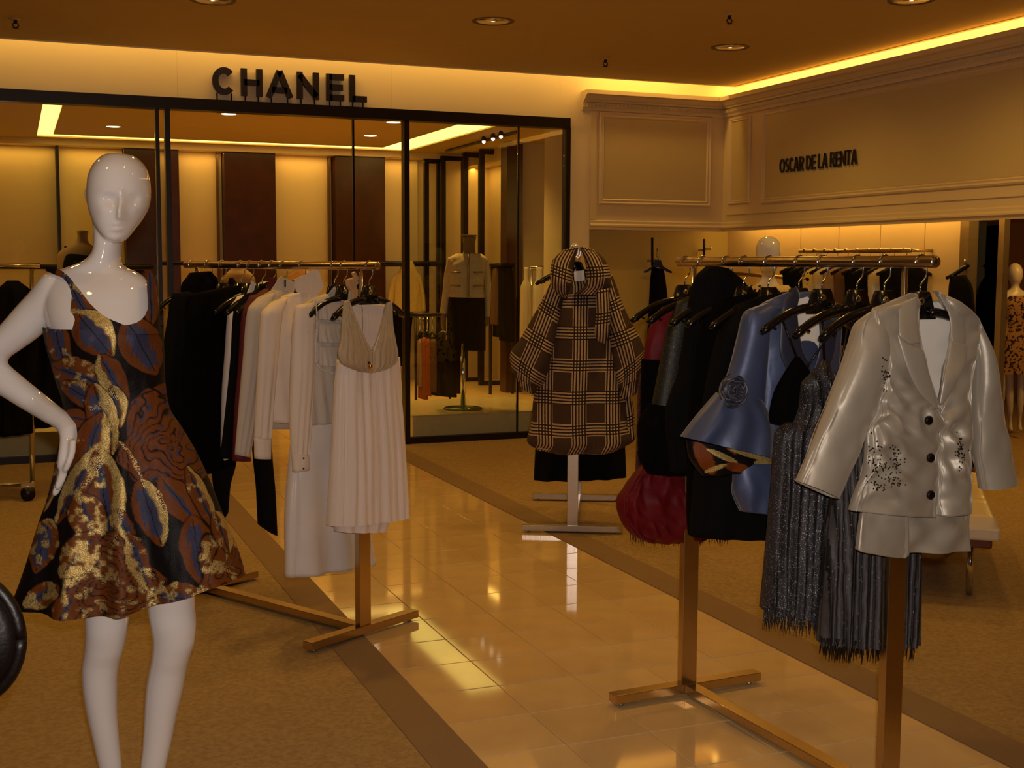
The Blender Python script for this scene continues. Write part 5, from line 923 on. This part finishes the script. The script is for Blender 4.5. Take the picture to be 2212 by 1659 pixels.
hung('pale yellow jacket on a hanger inside the boutique', 'jacket', 16.05, [(868, 564, 892, 564, .02), (862, 586, 900, 584), (850, 600, 910, 600), (852, 640, 912, 640), (850, 674, 914, 674)], m_ylw, [[(846, 600, 858, 596), (838, 640, 852, 640), (836, 668, 850, 668)], [(902, 598, 912, 604), (910, 640, 918, 640), (912, 672, 920, 672)]], GB)
hung('black trousers below the yellow jacket in the boutique', 'trousers', 16.1, [(860, 600, 890, 600, .02), (848, 676, 892, 676), (846, 720, 888, 720), (850, 790, 886, 790)], m_blk, None, GB)
for i, (a, b_, y0, y1, mt, l) in enumerate([(902, 912, 740, 830, m_tan, 'slim grey-brown skirt, leftmost on the low boutique rack'), (905, 923, 736, 858, m_rust, 'rust orange skirt on the low boutique rack'), (916, 930, 738, 850, m_rust, 'second rust skirt half hidden on the low boutique rack'), (924, 944, 740, 842, m_brown, 'patterned brown skirt beside the rust skirts'), (930, 985, 742, 852, m_blk, 'wide black skirt on the low boutique rack'), (960, 1004, 750, 845, m_vel, 'black skirt behind the mannequin pole')]):
    hung(l, 'skirt', 12.72+.02*i, [(a+3, y0-8, b_-3, y0-8, .03), (a, y0, b_, y0, .05), (a-2, y1, b_+2, y1+6, .07)], mt, None, GB, seed=i, bot=False)
    tt = thing('clip_hanger', 'clip hanger of the '+l.split(',')[0].split(' on ')[0].split(' half')[0].split(' beside')[0].split(' behind')[0], 'hanger', tuple(facing((a+b_)/2, y0, 12.72+.02*i)((a+b_)/2, y0-8))); pp = facing((a+b_)/2, y0, 12.72+.02*i)
    MB().tube([pp((a+b_)/2, 683), pp((a+b_)/2, 716)], .006, 6).build('hook', m_chrome, tt, True); MB().tube([pp(a, y0-6), pp((a+b_)/2, 716), pp(b_, y0-6)], .018, 8).build('hanger_body', m_hang, tt, True)
for i, (a, b_, y1, mt, l) in enumerate([(1058, 1078, 700, m_brown, 'dark brown coat right of the headless mannequin'), (1066, 1092, 726, m_blk, 'black long coat, middle of three beside the dark post'), (1080, 1110, 735, m_vel, 'black coat nearest the dark wood post')]): hung(l, 'coat', 14.6+.03*i, [(a+6, 572, b_-6, 570, .03), (a, 596, b_, 594, .08), (a-2, y1, b_+2, y1+3, .10)], mt, None, GB, seed=i)
for i, (a, b_, y0, y1, mt, l) in enumerate([(1124, 1150, 600, 760, m_dimw, 'pale top at the left end of the short steel rail'), (1150, 1180, 600, 735, m_sheer, 'pale blouse partly behind the plaid coat')]): hung(l, 'top', 14.42, [(a+8, 577, b_-8, 577, .02), (a+8, y0, b_-8, y0, .03), (a, y0+22, b_, y0+20, .06), (a-2, y1, b_+2, y1, .08)], mt, None, GB, seed=i)
hung('tan camel jacket showing above the ivory collar, inside the boutique', 'jacket', 15.5, [(644, 566, 656, 568, .02), (634, 584, 664, 582), (612, 600, 680, 600), (612, 700, 682, 700)], m_peach, None, None)
p = rplane(RL, 766); t = garment('dark dress with a small peach satin bow, behind the left rack post', 'dress', p, 775, 760, G1)
cloth('body', [(764, 640, 786, 640, .012), (760, 670, 796, 670, .02), (756, 760, 800, 760, .025)], p, m_blk, t); bo = sheet('bow_loop', [(752, 604), (772, 598), (776, 612), (760, 628), (754, 618)], p, m_peach, t, .02, .02, .004)
sheet('bow_tail', [(762, 590), (768, 586), (778, 604), (770, 608)], p, m_peach, t, .03, .012, .003); sheet('bow_tail', [(762, 622), (775, 610), (774, 650), (763, 650)], p, m_peach, t, .01, .012, .003); MB().tube([p(770, 640), p(772, 606, .01)], .006, 8).build('strap', m_blk, t, True)
# ------------------------------------------------------------------ alcove at right
def wallhook(px, y0, y1, label, Y=10.58):
    a, b_ = onY(px, y0, Y-.10), onY(px, y1, Y-.10); t = thing('wall_hook', label, 'hook', tuple(b_)); MB().tube([a, b_], .012, 8).build('rod', m_black, t, True)
    MB().tube([b_+ZP*.05, b_+ZP*.05+np.array([0, .10, 0])], .01, 8).build('bracket', m_bronze, t, True); MB().tube([b_+ZP*.06, b_+np.array([.06, -.02, .06]), b_+np.array([.065, -.02, .09])], .010, 8).build('arm', m_chrome, t, True)
wallhook(1409, 513, 575, 'thin black hook rod on the alcove wall, left one with the black dress'); wallhook(1521, 516, 552, 'thin black hook rod on the alcove wall, above the far end of the right rack')
p = facing(1420, 600, 11.8); t = thing('clothes_hanger', 'black hanger on the alcove wall hook holding a narrow black dress', 'hanger', tuple(p(1420, 590)))
MB().tube([p(1420, 536), p(1420, 556)], .008, 8).build('hook', m_chrome, t, True); b = MB(); b.prism([((x-1420)*.004, (590-y)*.004) for x, y in ((1413, 559), (1427, 559), (1433, 574), (1454, 586), (1454, 590), (1448, 589), (1431, 581), (1421, 575), (1409, 581), (1393, 589), (1387, 589), (1388, 586), (1408, 574))], -.015, .015, p(1420, 590), [np.array([-p.n[1], p.n[0], 0]), ZP, p.n]); b.build('hanger_body', m_hang, t)
hung('narrow black halter dress hanging on the alcove wall', 'dress', 11.8, [(1408, 576, 1434, 582, .03), (1405, 600, 1437, 600, .05), (1402, 650, 1443, 650, .07), (1396, 780, 1452, 780, .10), (1392, 870, 1458, 870, .12)], m_blk, None, None)
# sloping rail with many hangers in the alcove
a, b_ = onX(1728, 543, 6.30), onX(1968, 541, 6.30); t = thing('garment_rail', 'brass alcove rail crowded with hangers, behind the right rack', 'rail', tuple((a+b_)/2)); MB().tube([a, b_], .017, 12).build('rail', m_brass, t, True)
for q in (a, b_): MB().tube([q, q+np.array([.2, 0, 0])], .012, 8).build('wall_bracket', m_brass, t, True)
rnd = random.Random(9); GA = 'garments on the alcove rail'; cl = [(m_blk, 'black'), (m_brown, 'brown'), (m_spot, 'spotted'), (m_tan, 'tan'), (m_dimw, 'cream')]; seq = [0, 0, 2, 4, 3, 1, 0, 0, 4, 0]; wh = ['farthest left', 'second from the left', 'third from the left', 'left of the middle', 'in the middle', 'right of the middle', 'fourth from the right', 'third from the right', 'second from the right', 'at the right end']
for i in range(10):
    k = (i+.5)/10; q = a+(b_-a)*k; pq = Plane(q, (-.35, -1, 0)); mt, nm = cl[seq[i]]; u = np.array([-pq.n[1], pq.n[0], 0]); w = .19
    t = thing('alcove_garment', f'{nm} garment on the crowded alcove rail, {wh[i]}', 'garment', tuple(q-ZP*.75), GA)
    V = []; nn = 24
    for z, ww, th_ in ((-.115, .05, .015), (-.15, .15, .025), (-.19, w, .035), (-.32, w*.95, .045), (-.75, w*1.05, .05)):
        for jn in range(nn): an = 2*math.pi*jn/nn; V.append(q+u*ww*math.cos(an)+pq.n*th_*math.sin(an)+ZP*z)
    mesh('body', V, [(r*nn+jn, (r+1)*nn+jn, (r+1)*nn+(jn+1) % nn, r*nn+(jn+1) % nn) for r in range(4) for jn in range(nn)], mt, t)
    th_ = thing('alcove_hanger', f'dark hanger of the {nm} garment on the alcove rail, {wh[i]}', 'hanger', tuple(q-ZP*.1), 'hangers on the alcove rail')
    MB().tube([q-ZP*.10, q-ZP*.05+u*.012, q-ZP*.018+u*.02]+[q+u*.02*math.cos(an)+ZP*.02*math.sin(an) for an in np.linspace(0, 3.6, 7)], .003, 6).build('hook', m_chrome, th_, True)
    MB().tube([q-u*.21-ZP*.185, q-u*.10-ZP*.125, q-ZP*.10, q+u*.10-ZP*.125, q+u*.21-ZP*.185], .014, 8).build('hanger_body', m_hang, th_, True)
a, b_ = onY(1578, 590, 9.9), onY(1742, 603, 9.2); t = thing('garment_rail', 'lower brass alcove rail passing behind the white bald mannequin head', 'rail', tuple((a+b_)/2)); MB().tube([a, b_], .018, 10).build('rail', m_brass, t, True)
for q in (a, b_): MB().tube([q, [q[0], q[1], 0]], .015, 8).build('upright', m_brass, t, True)
# white bald mannequin behind the right rack
D = 7.9; p = facing(1660, 560, D); t = thing('mannequin', 'bald white mannequin in a cream floral dress behind the right rack, head above the bar', 'mannequin', tuple(onZ(1660, 1088, 0)*1))
body('body', [[(1652, 511, 1668, 511, .03), (1640, 518, 1680, 518, .06), (1634, 535, 1686, 535, .095), (1634, 552, 1686, 552, .10), (1639, 572, 1681, 572, .09, .01), (1647, 588, 1673, 588, .06, .03), (1655, 595, 1666, 595, .02, .04)], [(1644, 575, 1676, 575, .055), (1646, 596, 1673, 596, .05), (1644, 606, 1676, 608, .055), (1622, 620, 1698, 622, .07), (1606, 634, 1714, 636, .09), (1608, 700, 1712, 700, .11), (1616, 780, 1704, 780, .09), (1606, 850, 1714, 850, .12), (1612, 940, 1708, 940, .11)], [(1620, 930, 1656, 930, .06), (1626, 1010, 1652, 1010, .045), (1632, 1075, 1648, 1075, .03)], [(1664, 930, 1700, 930, .06), (1668, 1010, 1694, 1010, .045), (1672, 1075, 1688, 1075, .03)]], p, m_white, t, .010)
cloth('dress', [(1618, 616, 1702, 616, .085), (1600, 640, 1720, 640, .12), (1604, 760, 1716, 760, .12), (1590, 950, 1730, 950, .18)], p, m_spot, t, nu=60, nv=30, label='cream dress with dark floral spots')
hung('black sleeveless dress hanging by the framed mirror of the alcove', 'dress', 9.1, [(2054, 596, 2086, 594, .04), (2050, 620, 2100, 620, .06), (2048, 700, 2106, 700, .08), (2044, 860, 2110, 860, .10)], m_blk, None, None)
p = facing(2066, 590, 9.1); t = thing('clothes_hanger', 'dark wooden hanger of the black dress by the framed mirror', 'hanger', tuple(p(2066, 600))); MB().tube([p(2044, 601), p(2062, 592), p(2082, 578), p(2092, 572)], [.012, .018, .02, .02], 8).build('hanger_body', m_hang, t, True); MB().tube([p(2084, 575), p(2084, 562), p(2084, 558)+np.array([.25, .05, 0])], .006, 6).build('hook', m_chrome, t, True)
# mannequins standing in for the reflections in the three-way mirror
def fig(label, x, yt, yf, D, dmat, dl, wide=1.0, hem=.62, legs=True):
    s = (yf-yt); p = facing(x, yt+s*.4, D); t = thing('mannequin', label, 'mannequin', tuple(p(x, yf))); R = lambda f, a, b_, th, o=0: (x-a*s, yt+f*s, x+b_*s, yt+f*s, th*s*D/FPX, o)
    parts = [[R(0, .012, .012, .02), R(.02, .034, .034, .04), R(.06, .043, .043, .055), R(.10, .036, .036, .05), R(.13, .018, .018, .025)], [R(.11, .022, .022, .03), R(.15, .024, .024, .03), R(.17, .06, .06, .04), R(.19, .10, .10, .045), R(.27, .085, .085, .06), R(.38, .062, .062, .05), R(.48, .085, .085, .06), R(.56, .08, .08, .05)], [R(.19, .112, -.075, .02), R(.30, .118, -.085, .022), R(.42, .12, -.095, .016), R(.50, .118, -.10, .012)], [R(.19, -.075, .112, .02), R(.30, -.085, .118, .022), R(.42, -.095, .12, .016), R(.50, -.10, .118, .012)]]
    parts += [[R(.5, .075, -.005, .04), R(.72, .055, -.012, .03), R(.82, .052, -.012, .028), R(.95, .038, -.018, .015), R(1.0, .04, -.015, .04, .04)], [R(.5, -.005, .075, .04), R(.72, -.012, .055, .03), R(.82, -.012, .052, .028), R(.95, -.018, .038, .015), R(1.0, -.015, .04, .04, .04)]]
    body('body', parts, p, m_dimw, t, .016)
    cloth('dress', [R(.195, .07, .07, .05), R(.24, .088, .088, .068), R(.38, .07, .07, .058), R(.45, .095*wide, .095*wide, .07), R(hem, .125*wide, .125*wide, .09)], p, dmat, t, nu=50, nv=30, fold=.02, nf=4, bot=False, label=dl)
fig('dim mannequin in a leopard-print dress posed as a reflection in the framed mirror', 2193, 568, 930, 11.0, m_print, 'brown leopard-print dress', 1.15, .66)
fig('dim bald mannequin in black, first of the figures posed as mirror reflections', 2112, 590, 925, 11.6, m_blk, 'black dress', 1, .6)
fig('dim mannequin posed as a reflection between the two mirror frames, farther back', 2156, 602, 905, 12.4, m_rust, 'brown dress', 1, .6)
